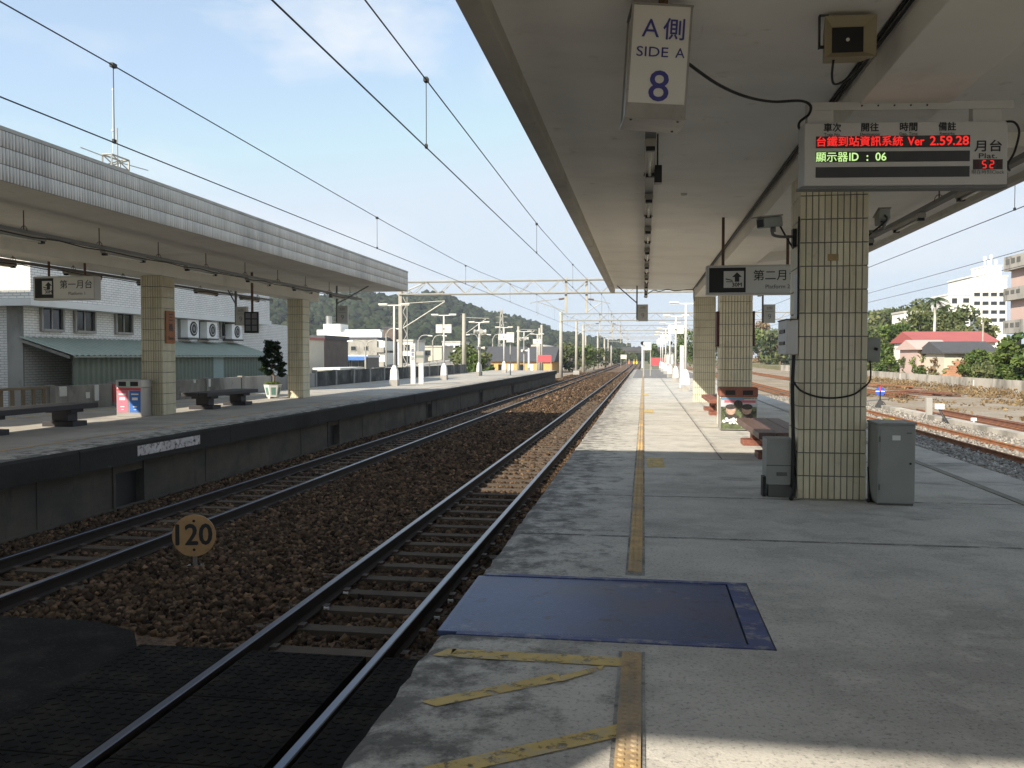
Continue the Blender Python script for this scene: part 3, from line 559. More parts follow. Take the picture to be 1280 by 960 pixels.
for i in range(ny):
    ya = -4 + i*0.062 + .007; yb = ya + .048
    for r in range(3):
        za, zb = rows[r] + .004, rows[r+1] - .004; xo = LCX + .022 + random.uniform(-.002, .002)
        n = len(V); V += [(LCX+.008, ya, za), (LCX+.008, yb, za), (LCX+.008, yb, zb), (LCX+.008, ya, zb), (xo-.004, ya+.004, za+.004), (xo, (ya+yb)/2, za+.004), (xo-.004, yb-.004, za+.004), (xo-.004, yb-.004, zb-.004), (xo, (ya+yb)/2, zb-.004), (xo-.004, ya+.004, zb-.004)]
        Fq += [(n+4,n+5,n+8,n+9), (n+5,n+6,n+7,n+8), (n,n+1,n+6,n+4), (n+1,n+2,n+7,n+6), (n+2,n+3,n+9,n+7), (n+3,n,n+4,n+9)]
V = np.array(V) - np.array(o); Fq = np.array(Fq)
stuff(link('fascia_tiles', np_mesh('fascia_tiles', V, Fq, M['ftile'], np.repeat(RNG.random(len(Fq)//6), 6)), cl))

# ------------------------------------------------------------------ tiled pillars
def tile_mesh(wd, ht, th=.010, c=.005):
    b = MB(); b.add([(-wd/2,0,-ht/2), (wd/2,0,-ht/2), (wd/2,0,ht/2), (-wd/2,0,ht/2), (-wd/2+c,-th,-ht/2+c), (wd/2-c,-th,-ht/2+c), (wd/2-c,-th,ht/2-c), (-wd/2+c,-th,ht/2-c)],
                    [(4,5,6,7), (0,1,5,4), (1,2,6,5), (2,3,7,6), (3,0,4,7)]); return b.mesh('tile', M['tile'])
def pillar(label, x0, x1, y0, y1, z0, ztile, ztop, single, tw=.0645, thh=.256):
    t = thing('tiled_pillar', label, 'pillar', ((x0+x1)/2, (y0+y1)/2, z0), group='tiled pillars'); o = t.location
    b = MB(o); b.box(x0+.012, x1-.012, y0+.012, y1-.012, z0, ztile); b.build('core', M['grout'], t)
    if ztop > ztile: b = MB(o); b.box(x0+.02, x1-.02, y0+.02, y1-.02, ztile, ztop); b.build('plaster_neck', M['beam'], t)
    faces = [((x0, y0+.012), (1, 0), x1-x0, 0), ((x0+.012, y1), (0, -1), y1-y0, -math.pi/2), ((x1-.012, y0), (0, 1), y1-y0, math.pi/2), ((x1, y1-.012), (-1, 0), x1-x0, math.pi)]
    nr = int(round((ztile-z0)/thh)); hh = (ztile-z0)/nr
    bb = MB(o); protos = {}
    for fi, (st, dr, ln, rz) in enumerate(faces):
        nc = int(round(ln/tw)); ww = ln/nc
        if single and fi < 2:
            key = (round(ww, 4))
            if key not in protos: protos[key] = tile_mesh(ww-.0075, hh-.0085)
        for r in range(nr):
            for c in range(nc):
                u = (c+.5)*ww; cx, cy, cz = st[0]+dr[0]*u, st[1]+dr[1]*u, z0+(r+.5)*hh
                if single and fi < 2:
                    link('tile', protos[key], t, loc=Vector((cx, cy, cz)) - o, rot=(random.uniform(-.004,.004), 0, rz + random.uniform(-.006,.006)))
                else:
                    Mr = Matrix.Rotation(rz, 3, 'Z'); a, d = (ww-.0085)/2, (hh-.009)/2; th = .010
                    vs = [Vector((cx, cy, cz)) + Mr @ Vector(p) for p in ((-a,0,-d), (a,0,-d), (a,0,d), (-a,0,d), (-a+.004,-th,-d+.004), (a-.004,-th,-d+.004), (a-.004,-th,d-.004), (-a+.004,-th,d-.004))]
                    bb.add(vs, [(4,5,6,7), (0,1,5,4), (1,2,6,5), (2,3,7,6), (3,0,4,7)])
    if bb.v: stuff(bb.build('tile_cladding', M['tile'], t))
    return t
pillar('cream tiled pillar nearest the camera, under the train information display', PX0, PX1, PY[1], PY[1]+PDEP, 0, 3.52, 3.52, True)
pillar('cream tiled pillar behind the picture-covered bin, middle of the right platform', PX0, PX1, PY[2], PY[2]+PDEP, 0, 3.50, 3.52, False)
pillar('cream tiled pillar at the far end of the right platform canopy', PX0, PX1, PY[3], PY[3]+PDEP, 0, 3.50, 3.85, False)
pillar('cream tiled pillar behind the camera on the right platform', PX0, PX1, PY[0]-4, PY[0]-4+PDEP, 0, 3.50, 3.52, False)
LPX0, LPX1 = -11.64, -11.09
pillar('cream tiled pillar with an orange wooden plaque on the left platform', LPX0, LPX1, 18.7, 19.25, PL, 3.42, 3.42, False)
pillar('cream tiled pillar beside the potted pine on the left platform', LPX0, LPX1, 27.1, 27.65, PL, 3.42, 3.42+.40, False)
pillar('cream tiled pillar of the left platform just outside the left of view', LPX0, LPX1, 10.3, 10.85, PL, 3.42, 3.42, False)

# ------------------------------------------------------------------ covered footbridge behind and above the camera (its shade falls across both platforms)
fb = thing('covered_footbridge', 'covered concrete footbridge crossing above the tracks behind the camera', 'footbridge', (0, 0, 0))
YB0, YB1, ZB0, ZB1 = -3.24, 3.25, 5.05, 8.1
MB().box(-15.5, 15.5, YB0, YB1, ZB0, ZB0+.4).build('deck', M['grey_conc'], fb); MB().box(-15.5, -6.1, YB0-1.2, YB0-.0005, ZB0, ZB0+.4).build('shade_slab', M['grey_conc'], fb)  # second slab is unseen, added behind the deck to shade the track bed
MB().box(-15.5, 15.5, YB1-.15, YB1, ZB0+.4, ZB1).build('side_wall', M['white_wall'], fb); MB().box(-15.5, 15.5, YB0, YB0+.15, ZB0+.4, ZB1).build('side_wall', M['white_wall'], fb)
MB().box(-15.5, 15.5, YB0, YB1, ZB1, ZB1+.15).build('roof', M['dark_roof'], fb)
for xx, zz in ((-13.6, PL), (-4.65, -1.2), (5.6, -1.3), (14.6, -1.3)): MB().box(xx-.35, xx+.35, -2.6, -1.8, zz, ZB0).build('pier', M['grey_conc'], fb)
# ================================================================== OBJECTS ON THE RIGHT PLATFORM
ORD = ['first', 'second', 'third', 'fourth', 'fifth', 'sixth', 'seventh', 'eighth', 'ninth', 'tenth', 'eleventh', 'twelfth']
def cablething(pts, r, label, name='cable', m='cable', n=6):
    o = MB(pts[0]).tube(pts, r, n).build(name, M[m], smooth=True); o.location = pts[0]; return tag(o, label, 'cable')
def smoothpath(pts, k=6):
    pts = [Vector(p) for p in pts]; out = []
    for i in range(len(pts)-1):
        p0 = pts[max(i-1, 0)]; p1 = pts[i]; p2 = pts[i+1]; p3 = pts[min(i+2, len(pts)-1)]
        for j in range(k):
            t = j/k; out.append(0.5*((2*p1) + (p2-p0)*t + (2*p0-5*p1+4*p2-p3)*t*t + (3*p1-p0-3*p2+p3)*t**3))
    return out + [pts[-1]]
# --- lamps and their rails
def lamp_rail(label, x, z, y0, y1, zs, rod_step=2.9):
    t = thing('lamp_rail', label, 'cable tray', (x, y0, z)); o = t.location
    b = MB(o); b.box(x-.05, x+.05, y0, y1, z, z+.006); b.box(x-.05, x-.044, y0, y1, z+.006, z+.055); b.box(x+.044, x+.05, y0, y1, z+.006, z+.055); b.build('channel', M['grey_metal'], t)
    y = y0 + .8
    while y < y1:
        b = MB(o); b.cyl((x, y, z+.05), (x, y, zs), .009, n=6); b.tube([(x + .06*math.cos(a), y, z + .03 + .09*math.sin(a)) for a in [i*math.pi/6 for i in range(7)]], .006, 5)
        b.build('hanger', M['rust_rod'], t); y += rod_step
    return t
def lamp_proto():
    t = thing('fluorescent_lamp', '', 'lamp', (0, 0, 0))
    b = MB(); b.ext([(-.045, 0, 0), (.045, 0, 0), (.055, 0, -.03), (.05, 0, -.07), (-.05, 0, -.07), (-.055, 0, -.03)], (0, 1.3, 0)); b.build('housing', M['lamp_body'], t)
    MB().cyl((0, .07, -.088), (0, 1.23, -.088), .017, n=8).build('tube', M['tube'], t, smooth=True)
    for y in (.02, 1.22): MB().box(-.042, .042, y, y+.06, -.11, -.0701).build('end_cap', M['black'], t)
    return t
LP = lamp_proto(); LPused = [False]
def lamp(x, y, z, label, group):
    t = LP if not LPused[0] else copy_tree(LP); LPused[0] = True
    t.location = (x, y, z); tag(t, label, 'lamp', group)
lamp_rail('grey lamp rail under the right canopy, above the tactile strip', 0.05, 3.56, 6.3, 30.3, CZ+.14)
lamp_rail('grey lamp rail under the right canopy on its yard side', 3.84, 3.56, 5.6, 30.3, CZ+.13)
for i in range(8): lamp(0.05, 8.15 + i*2.75, 3.56, f'{ORD[i]} tube lamp beyond the number 8 sign, counting away', 'tube lamps over the tactile strip')
for i in range(8): lamp(3.84, 7.4 + i*2.75, 3.56, f'{ORD[i]} tube lamp on the yard side of the right canopy, counting away', 'tube lamps on the yard side')
lamp_rail('grey lamp rail under the left canopy, nearer the tracks', -9.62, 3.47, 2, 28.6, LB+.01, 1.9)
lamp_rail('grey lamp rail under the left canopy, behind its pillars', -12.85, 3.47, 2, 28.6, LB+.01, 1.9)
for i in range(7): lamp(-9.62, 8.6 + i*2.85, 3.47, f'{ORD[i]} tube lamp on the track side of the left canopy, from the left', 'tube lamps under the left canopy')
for i in range(6): lamp(-12.85, 12.0 + i*2.85, 3.47, f'{ORD[i]} tube lamp behind the pillars of the left canopy, from the left', 'tube lamps under the left canopy')
for xx, lb in ((-9.62, 'track side'), (-12.85, 'rear side')):
    pts = [(xx+.06, 2 + i*0.65, 3.455 - .035*abs(math.sin(i*1.3))) for i in range(41)]
    cablething(pts, .011, f'thin sagging cable along the left canopy lamp rail, {lb}')
p = ony(822, 217, 9.2); b = MB(p); b.box(p.x-.035, p.x+.045, p.y, p.y+.12, p.z-.09, p.z+.09); b.box(p.x-.05, p.x-.035, p.y+.02, p.y+.1, p.z-.02, p.z+.02)
b.cyl((p.x, p.y+.06, p.z+.09), (p.x, p.y+.06, CZ+.12), .01, n=6); o = b.build('small_speaker', M['black'], bev=.006); o.location = p; tag(o, 'small black box hanging beside the first tube lamp', 'speaker')
p = Vector((.55, 12.6, CZ+.11)); b = MB(p); b.obox(p, (.16, .28, .03), (0, -.02, 0)); b.cyl(p + Vector((0, 0, -.016)), p + Vector((0, 0, -.05)), .05, .035, 10); o = b.build('ceiling_sensor', M['offwhite']); o.location = p; tag(o, 'small white sensor plate on the right canopy ceiling', 'sensor')

# --- hanging number sign "8"
c = ony(819, 77, 5.62); s = 5.62*.988/F
t = thing('platform_number_sign', 'hanging white sign with a blue number 8 under the right canopy', 'sign', (c.x, c.y, c.z - .36), (0, R(3.6), R(7)))
W, H, D = .385, .70, .30; zc = .36
b = MB(); b.box(-W/2+.012, W/2-.012, .006, D-.006, zc-H/2+.012, zc+H/2-.012); b.build('light_box', M['offwhite'], t)
b = MB()
for x in (-W/2, W/2-.014):
    for y in (-.004, D-.01): b.box(x, x+.014, y, y+.014, zc-H/2, zc+H/2)
for z in (zc-H/2-.012, zc+H/2): b.box(-W/2-.004, W/2+.004, -.008, D+.008, z, z+.012)
b.build('edge_frame', M['steel'], t)
MB().box(-W/2+.014, W/2-.014, -.002, .006, zc-H/2, zc+H/2).build('front_panel', M['signwhite'], t)
MB().box(-W/2+.010, W/2-.010, -.006, -.0022, zc-H/2, zc-H/2+.085).build('bottom_strip', M['steel'], t)
for (xx, yy) in ((.15, .03), (.15, D-.03), (-.15, .03)): MB().cyl((xx, yy, zc-H/2-.012), (xx, yy, zc-H/2-.017), .008, n=8).build('screw', M['black'], t)
text('A', .165, t, (-.065, -.005, zc+.20), M['navy']); text('側', .145, t, (.085, -.005, zc+.195), M['navy'], bold=.012)
text('SIDE', .088, t, (-.045, -.005, zc+.055), M['navy'], width=.20, bold=.004); text('A', .088, t, (.13, -.005, zc+.055), M['navy'], bold=.004); text('8', .275, t, (.01, -.005, zc-.165), M['navy'], width=.125, bold=.006)
b = MB(); b.cyl((.02, .15, zc+H/2+.012), (.02, .15, CZ+.14-c.z+.36+.03), .03, n=8); b.build('hanger', M['rust_rod'], t)
pts = [ony(px, py, y) for px, py, y in ((857, 77, 5.75), (895, 104, 6.1), (930, 120, 6.4), (965, 127, 6.7), (1000, 126, 6.95), (1013, 132, 7.05), (1011, 143, 7.1), (1000, 152, 7.15), (999, 160, 7.2), (1006, 164, 7.22))]
cablething(smoothpath(pts), .011, 'black cable looping from the number 8 sign to the information display')

# --- loudspeaker box
c = ony(1057, 53, 6.15); t = thing('loudspeaker', 'square beige loudspeaker box under the canopy, above the display', 'loudspeaker', c, (0, 0, R(3)))
hw, hh = .165, .135
b = MB()
outer = [(-hw, -hh), (hw, -hh), (hw, hh), (-hw, hh)]; q = .62
fr = [(x, -.12, z) for x, z in outer]; inn = [(x*q, -.05, z*q) for x, z in outer]; bk = [(x*.72, .12, z*.72) for x, z in outer]
b.add(fr + inn + bk, [(0,1,5,4), (1,2,6,5), (2,3,7,6), (3,0,4,7), (0,3,11,8), (1,0,8,9), (2,1,9,10), (3,2,10,11), (8,11,10,9)]); b.build('horn_housing', mat('beige_metal', (0.33, 0.28, 0.18), rough=0.6, var=0.1), t)
MB().box(-hw*q+.001, hw*q-.001, -.049, -.046, -hh*q+.001, hh*q-.001).build('grille', M['black'], t)
MB().cyl((0, -.05, 0), (0, -.056, 0), .012, n=8).build('throat', M['paper'], t)
zt = CZ + .065 - c.z
b = MB(); b.box(-hw-.014, -hw-.006, -.03, .01, -.04, zt); b.box(hw+.006, hw+.014, -.03, .01, -.04, zt); b.box(-hw-.014, hw+.014, -.03, .01, zt, zt+.008); b.cyl((-hw-.014, -.01, -.03), (-hw+.02, -.01, -.03), .012, n=8); b.build('bracket', M['black'], t)
pts = [c + Vector(v) for v in ((-.08, -.02, -hh*.8), (-.085, 0, -.22), (-.06, .02, -.27), (.03, .06, -.22), (.12, .12, -.1), (PX0-.02-c.x, .35, CZ+.03-c.z))]
cablething(smoothpath(pts, 5), .008, 'thin cable drooping below the beige loudspeaker box')
# conduits along the long beam
cablething([(PX0-.02, -8, CZ+.035), (PX0-.02, CE-.5, CZ+.035)], .016, 'thin dark conduit along the upper corner of the canopy beam', 'conduit')
cablething([(PX0-.018, -8, CZ-.02), (PX0-.018, 28, CZ-.02)], .012, 'thin dark conduit just below another on the canopy beam', 'conduit')
pts = [(0.12, 28.9, 3.60), (.3, 29.0, 3.72), (.5, 29.1, 3.69), (.75, 29.2, 3.76), (1.0, 29.2, 3.71), (1.3, 29.2, 3.73), (1.60, 29.3, 3.74), (1.62, 29.35, 3.5), (1.64, 29.42, 3.38)]
cablething(smoothpath(pts, 4), .014, 'wavy black cable across the far end of the right canopy ceiling')

# --- train information display
YD = 7.15; c0 = ony(1131, 192, YD); s = (Vector((c0.x, c0.y, 0)).dot(Vector((-math.sin(YAW), math.cos(YAW), 0))))/F
t = thing('information_display', 'white train information display with red and green lit text', 'display', c0, (0, 0, R(6.5)))
def lx(px): return (px - 1131)*s
def lz(py): return (192 - py)*s
b = MB(); b.box(lx(1008), lx(1256), 0, .17, lz(231), lz(153)); b.build('casing', M['display_white'], t, bev=.008)
MB().box(lx(1005), lx(1258), .02, .15, lz(234), lz(231.2)).build('bottom_tray', M['grey_metal'], t)
for r in ((170, 184.5), (189, 202), (208, 221)): MB().box(lx(1022), lx(1210), -.003, .002, lz(r[1]), lz(r[0])).build('screen', M['screen'], t)
for px, a, bb_ in ((1042, '車次', 'Train No.'), (1088, '開往', 'Destination'), (1135, '時間', 'Dep. Time'), (1182, '備註', 'Remarks')):
    text(a, 11*s*1.02, t, (lx(px), -.002, lz(160)), M['print'], bold=.03, width=21*s); text(bb_, 5.2*s, t, (lx(px), -.002, lz(168)), M['print'], bold=.008)
text('台鐵到站資訊系統', 13*s, t, (lx(1023), -.006, lz(177.5)), M['led_red'], width=105*s, align='LEFT', bold=.018, name='led_text')
text('Ver', 14.5*s, t, (lx(1134), -.006, lz(177.5)), M['led_red'], width=20*s, align='LEFT', bold=.02, name='led_text'); text('2.59.28', 15.5*s, t, (lx(1161), -.006, lz(177.3)), M['led_red'], width=47*s, align='LEFT', bold=.02, name='led_text')
text('顯示器', 13*s, t, (lx(1022), -.006, lz(196.5)), M['led_green'], width=39*s, align='LEFT', bold=.008, name='led_text'); text('ID', 14*s, t, (lx(1063), -.006, lz(196.2)), M['led_green'], width=11*s, align='LEFT', bold=.015, name='led_text')
text(':', 14*s, t, (lx(1085), -.006, lz(196.2)), M['led_green'], bold=.02, name='led_text'); text('06', 14*s, t, (lx(1095), -.006, lz(196.2)), M['led_green'], width=13*s, align='LEFT', bold=.012, name='led_text')
text('月台', 15*s, t, (lx(1232), -.002, lz(184.5)), M['print'], width=33*s, bold=.02); text('Plat.', 9*s, t, (lx(1232), -.002, lz(196)), M['print'], bold=.012, width=22*s); text('現在時刻Clock', 6*s, t, (lx(1232), -.002, lz(215.8)), M['print'], width=40*s)
MB().box(lx(1214), lx(1250), -.003, .002, lz(212.3), lz(200)).build('clock_screen', M['screen'], t)
SEG = {'a': (0, 1, 'h'), 'g': (0, 0, 'h'), 'd': (0, -1, 'h'), 'f': (-1, .5, 'v'), 'b': (1, .5, 'v'), 'e': (-1, -.5, 'v'), 'c': (1, -.5, 'v')}
for k, on in enumerate(('', 'afgcd', 'abged', '')):
    x0_ = lx(1218.5 + k*9); z0_ = lz(206.2); bon = MB(); boff = MB()
    for sg, (sx, sz, d) in SEG.items():
        bx_ = (bon if sg in on else boff); cx, cz = x0_ + sx*2.1*s, z0_ + sz*4.3*s
        if d == 'h': bx_.box(cx-1.8*s, cx+1.8*s, -.0065, -.004, cz-.6*s, cz+.6*s)
        else: bx_.box(cx-.6*s, cx+.6*s, -.0065, -.004, cz-1.8*s, cz+1.8*s)
    if bon.v: bon.build('clock_segment', M['led_red'], t)
    if boff.v: boff.build('clock_segment', M['led_dim'], t)
ztop_ = CZ + .06 - c0.z
for xa, xb in ((1014, 1046), (1217, 1252)):
    MB().box(lx(xa), lx(xb), .05, .12, lz(152.8), lz(126)).build('hanger_plate', M['display_white'], t)
b = MB(); b.box(lx(1014), lx(1266), .04, .05, lz(136), lz(126)); b.build('cross_rail', M['display_white'], t)
for k in range(5): MB().cyl((lx(1080 + k*20), .039, lz(131)), (lx(1080 + k*20), .034, lz(131)), .007, n=8).build('bolt', M['black'], t)
pts = [ony(px, py, y) for px, py, y in ((1257, 152, 7.25), (1268, 153, 7.2), (1274, 165, 7.2), (1268, 190, 7.3), (1260, 205, 7.4), (1262, 213, 7.5))]
cablething(smoothpath(pts, 5), .009, 'black cable hanging at the right end of the information display')

# --- hanging platform signs
def platform_sign(label, x0, x1, z0, z1, y, zs, cjk, eng, rods, sh=0.0):
    t = thing('hanging_platform_sign', label, 'sign', ((x0+x1)/2, y, z0)); w_ = x1-x0; h_ = z1-z0
    b = MB(); b.box(-w_/2, w_/2, 0, .2, 0, h_); b.build('casing', M['offwhite'], t, bev=.012)
    MB().box(-w_/2+.03, w_/2-.03, -.004, .004, .03, h_-.03).build('face', M['signwhite'], t)
    xa = -w_/2 + .045; xb = xa + w_*.30
    MB().box(xa, xb, -.008, -.004, .04, h_-.04).build('dark_panel', M['black'], t)
    xi = xa + (xb-xa)*.40
    MB().box(xi, xb-.03, -.011, -.008, h_*.24, h_*.80).build('pictogram_panel', M['signwhite'], t)
    ax = xi + (xb-.03-xi)*.66; b = MB(); az = h_*.60; q = h_*.16
    b.ext([(ax-q, -.0135, az), (ax, -.0135, az+q), (ax+q, -.0135, az), (ax+q*.45, -.0135, az), (ax+q*.45, -.0135, az-q), (ax-q*.45, -.0135, az-q), (ax-q*.45, -.0135, az)], (0, .0025, 0)); b.build('arrow', M['print'], t)
    text('30M', h_*.19, t, (ax, -.012, h_*.335), M['print'], bold=.03)
    b = MB(); bx0 = xi + .03; b.ext([(bx0, -.0135, h_*.52), (bx0+.11, -.0135, h_*.47), (bx0+.11, -.0135, h_*.50), (bx0, -.0135, h_*.56)], (0, .0025, 0)); b.ext([(bx0+.01, -.0135, h_*.43), (bx0+.12, -.0135, h_*.43), (bx0+.12, -.0135, h_*.455), (bx0+.01, -.0135, h_*.455)], (0, .0025, 0)); b.build('pictogram', M['print'], t)
    cx = (xb + w_/2 - .03)/2
    text(cjk, h_*.38, t, (cx+sh, -.006, h_*.62), M['print'], bold=.006); text(eng, h_*.19, t, (cx + sh + .02, -.006, h_*.26), M['print'])
    for rx in rods:
        b = MB(); b.cyl((rx, .1, h_), (rx, .1, zs-z0), .024, n=8); b.box(rx-.07, rx+.07, .04, .16, zs-z0-.01, zs-z0+.01); b.build('rod', M['rust_rod'], t)
    return t
a0 = ony(883, 332, 14.6); a1 = ony(883, 369, 14.6)
platform_sign('hanging platform 2 sign half hidden by the nearest pillar', a0.x, a0.x + 1.95, a1.z, a0.z, 14.6, CZ+.10, '第二月台', 'Platform 2', (-.70, .33), -.16)
a0 = onx(46, 347, -12.25)
platform_sign('hanging platform 1 sign under the left canopy', -12.25, -10.88, 2.68, 3.16, 15.9, LB+.01, '第一月台', 'Platform 1', (-.40, .40), .06)
def small_sign(label, c, yaw, l1, l2, zs, brace=None, w_=.34, h_=.56):
    t = thing('small_number_sign', label, 'sign', c, (0, 0, yaw)); b = MB(); b.box(-w_/2, w_/2, 0, .16, -h_/2, h_/2); b.build('light_box', M['offwhite'], t, bev=.006)
    text(l1, h_*.2, t, (0, -.004, h_*.28), M['print_grey']); text(l2, h_*.4, t, (0, -.004, -h_*.18), M['print_grey']); MB().box(-w_*.38, w_*.38, -.004, -.001, h_*.10, h_*.12).build('rule', M['print_grey'], t)
    b = MB(); b.box(-w_/2-.05, -w_/2, .05, .11, -h_/2, zs-c[2]+.02); b.build('hanger', M['grey_metal'], t)
    if brace: b = MB(); b.cyl((-w_/2-.025, .08, brace[0]), (brace[1], .08, zs-c[2]), .02, n=6); b.build('brace', M['grey_metal'], t)
    return t
c = ony(803.5, 391, 29.2); small_sign('small hanging number 9 sign under the far end of the right canopy', c, 0, 'A側', '9', CZ+.13, (.33, -.85))
c = ony(962, 392, 27.2); small_sign('small hanging number 9 sign on the yard side, left of the nearest pillar', c, 0, 'B側', '9', CZ+.12)
c = onx(301, 395, -12.0); small_sign('small hanging number 9 sign beside the black board on the left platform', c, 0, 'A側', '9', LB+.01, (.35, -.6))
c = onx(428, 393, -9.7); small_sign('small hanging number 9 sign near the far end of the left canopy', c, R(8), 'B側', '9', LB+.01, (.35, .85))
c = onx(314, 403, -10.6); t = thing('hanging_info_board', 'small black information board hanging from a rod on the left platform', 'board', c, (0, 0, R(12)))
MB().box(-.19, .19, 0, .1, -.29, .29).build('case', M['black'], t, bev=.006)
for r in range(2):
    for q in range(3): MB().box(-.15 + r*.17, -.02 + r*.17, -.005, .001, -.23 + q*.17, -.09 + q*.17).build('panel', M['print_grey'], t)
MB().cyl((.02, .05, .29), (.02, .05, LB+.03-c.z), .035, n=8).build('rod', M['rust_rod'], t)

# --- things fixed to the nearest pillar
def cctv(label, base, dirx, body_c, yaw, pitch):
    t = thing('security_camera', label, 'camera', base)
    bc = Vector(body_c) - Vector(base); Rm = Euler((R(pitch), 0, R(yaw))).to_matrix()
    b = MB(); b.obox(bc, (.115, .30, .11), (R(pitch), 0, R(yaw))); b.build('housing', M['cab'], t, bev=.012)
    b = MB(); b.obox(bc + Rm @ Vector((0, -.03, .065)), (.135, .36, .014), (R(pitch), 0, R(yaw))); b.build('sun_shield', M['lamp_body'], t, bev=.004)
    b = MB(); b.obox(bc + Rm @ Vector((0, -.151, -.004)), (.088, .006, .08), (R(pitch), 0, R(yaw))); b.build('window', M['glass'], t)
    p1 = bc + Rm @ Vector((0, .05, -.055)); p2 = p1 + Vector((0, 0, -.08))
    b = MB(); b.tube(smoothpath([p1, p2, p2*0.55 + Vector((0, 0, -.03))*.5, Vector((dirx*.0, 0, 0))], 5), .017, 8); b.cyl(p1 + Vector((0, 0, -.05)), p1 + Vector((0, 0, .0)), .03, n=8); b.build('arm', M['grey_metal'], t, smooth=True)
    b = MB(); b.box(-.02, .02, -.05, .05, -.12, .08); b.build('mount', M['black'], t)
    b = MB(); b.tube(smoothpath([bc + Rm @ Vector((0, .15, -.02)), bc + Rm @ Vector((0, .2, -.10)), Vector((dirx*-.05, .03, -.05)), Vector((0, .03, -.13))], 5), .010, 6); b.build('lead', M['cable'], t)
    return t
cctv('grey security camera on the left side of the nearest pillar', (PX0-.02, 9.95, 2.87), 1, ony(962, 278, 9.75), -48, 8)
cctv('security camera on the right side of the nearest pillar, facing away', (PX1+.02, 10.05, 2.92), -1, ony(1103, 272, 10.0), 175, 8)
t = thing('electric_box', 'chipped white box with two black latches on the nearest pillar', 'electric box', (PX0-.065, 9.95, 1.57)); b = MB(); b.box(-.065, .054, -.27, .33, 0, .37); b.build('box', M['box_white'], t, bev=.008)
for z in (.12, .25): MB().box(-.075, -.065, -.15, .2, z-.02, z+.02).build('latch', M['black'], t)
MB().box(-.072, .06, -.285, .345, .37, .382).build('lid', M['rust_rod'], t)
t = thing('electric_box', 'small grey box on the right side of the nearest pillar', 'electric box', (PX1+.08, 9.95, 1.48)); b = MB(); b.box(-.07, .065, -.2, .2, 0, .26); b.build('box', M['cab'], t, bev=.008); MB().cyl((.0, -.2, .15), (.03, -.215, .14), .016, n=8).build('lock', M['black'], t)
t = thing('junction_cabinet', 'short grey cabinet on a dark plinth left of the nearest pillar', 'cabinet', (1.49, 9.9, 0))
MB().box(-.155, .135, -.15, .22, .14, .64).build('box', M['cab'], t, bev=.008); MB().box(-.13, .13, -.13, .2, 0, .1398).build('plinth', M['cab_dark'], t)
MB().box(-.157, .137, -.152, -.150, .348, .358).build('seam', M['cab_dark'], t); MB().box(-.05, .06, -.158, -.150, .24, .28).build('handle', M['cab_dark'], t); MB().box(-.19, -.1551, -.1, .05, 0, .22).build('side_duct', M['black'], t)
t = thing('equipment_cabinet', 'plain tall grey cabinet on the floor right of the nearest pillar', 'cabinet', (2.60, 9.62, 0)); MB().box(-.20, .17, -.22, .2, .02, .84).build('body', M['cab'], t, bev=.012)
MB().box(-.178, .148, -.2245, -.2205, .06, .80).build('door', M['cab'], t, bev=.002)
for zz in (.16, .66): MB().cyl((-.183, -.2255, zz), (-.183, -.2255, zz+.06), .007, n=6).build('hinge', M['cab_dark'], t)
MB().cyl((.12, -.2245, .44), (.12, -.232, .44), .012, n=8).build('lock', M['black'], t); MB().box(-.06, .02, -.2262, -.2247, .68, .73).build('label_plate', M['paper'], t)
MB().box(-.21, .18, -.23, .21, .84, .86).build('top', M['cab'], t, bev=.004); MB().box(-.19, .16, -.2, .19, 0, .0199).build('plinth', M['cab_dark'], t); MB().box(.08, .13, -.228, -.2247, .75, .76).build('handle', M['cab_dark'], t)
for x_, lb in ((PX0-.03, 'left'), (PX1+.05, 'right')):
    b = MB((x_, 9.66, 0)); b.tube(smoothpath([(x_, 9.78, .35), (x_, 9.70, .12), (x_-.03, 9.62, .03), (x_-.06, 9.55, .025)], 4), .022, 8); o = b.build('conduit_elbow', M['black'], smooth=True); o.location = (x_, 9.66, 0); tag(o, f'black conduit elbow at the {lb} foot of the nearest pillar', 'conduit')
pts = [(PX0-.006, 9.72, 3.05), (PX0-.014, 9.69, 2.8), (PX0-.012, 9.688, 2.2), (PX0-.012, 9.688, 1.95)]
cablething(smoothpath(pts, 4), .011, 'black cable down the upper left edge of the nearest pillar')
cablething(smoothpath([(PX0-.05, 9.70, 1.56), (PX0-.06, 9.70, 1.2), (PX0-.045, 9.71, .6), (PX0-.045, 9.73, .12)], 4), .020, 'thick black pipe from the white box down to the floor', 'pipe')
cablething(smoothpath([(PX0-.05, 9.69, 1.27), (PX0+.02, 9.675, 1.18), (PX0+.18, 9.67, 1.115), (PX0+.36, 9.67, 1.10), (PX0+.54, 9.67, 1.13), (PX1-.06, 9.675, 1.20), (PX1+.03, 9.70, 1.30), (PX1+.03, 9.72, 1.50)], 5), .010, 'black cable sagging across the front of the nearest pillar')
tag(MB().box(PX0+.29, PX0+.40, PY[1]-.004, PY[1]+.001, 2.57, 2.64).build('tape_patch', mat('brown_tape', (0.36, 0.25, 0.12), var=0.2, scale=20)), 'small brown tape patch high on the nearest pillar', 'tape')
p_ = MB((PX0, 9.9, 2.1)); p_.box(PX0-.004, PX0+.001, 9.76, 10.02, 1.98, 2.45); o = p_.build('paper_notice', M['paper']); o.location = (PX0, 9.9, 2.1); tag(o, 'white paper notice on the left side of the nearest pillar', 'notice')
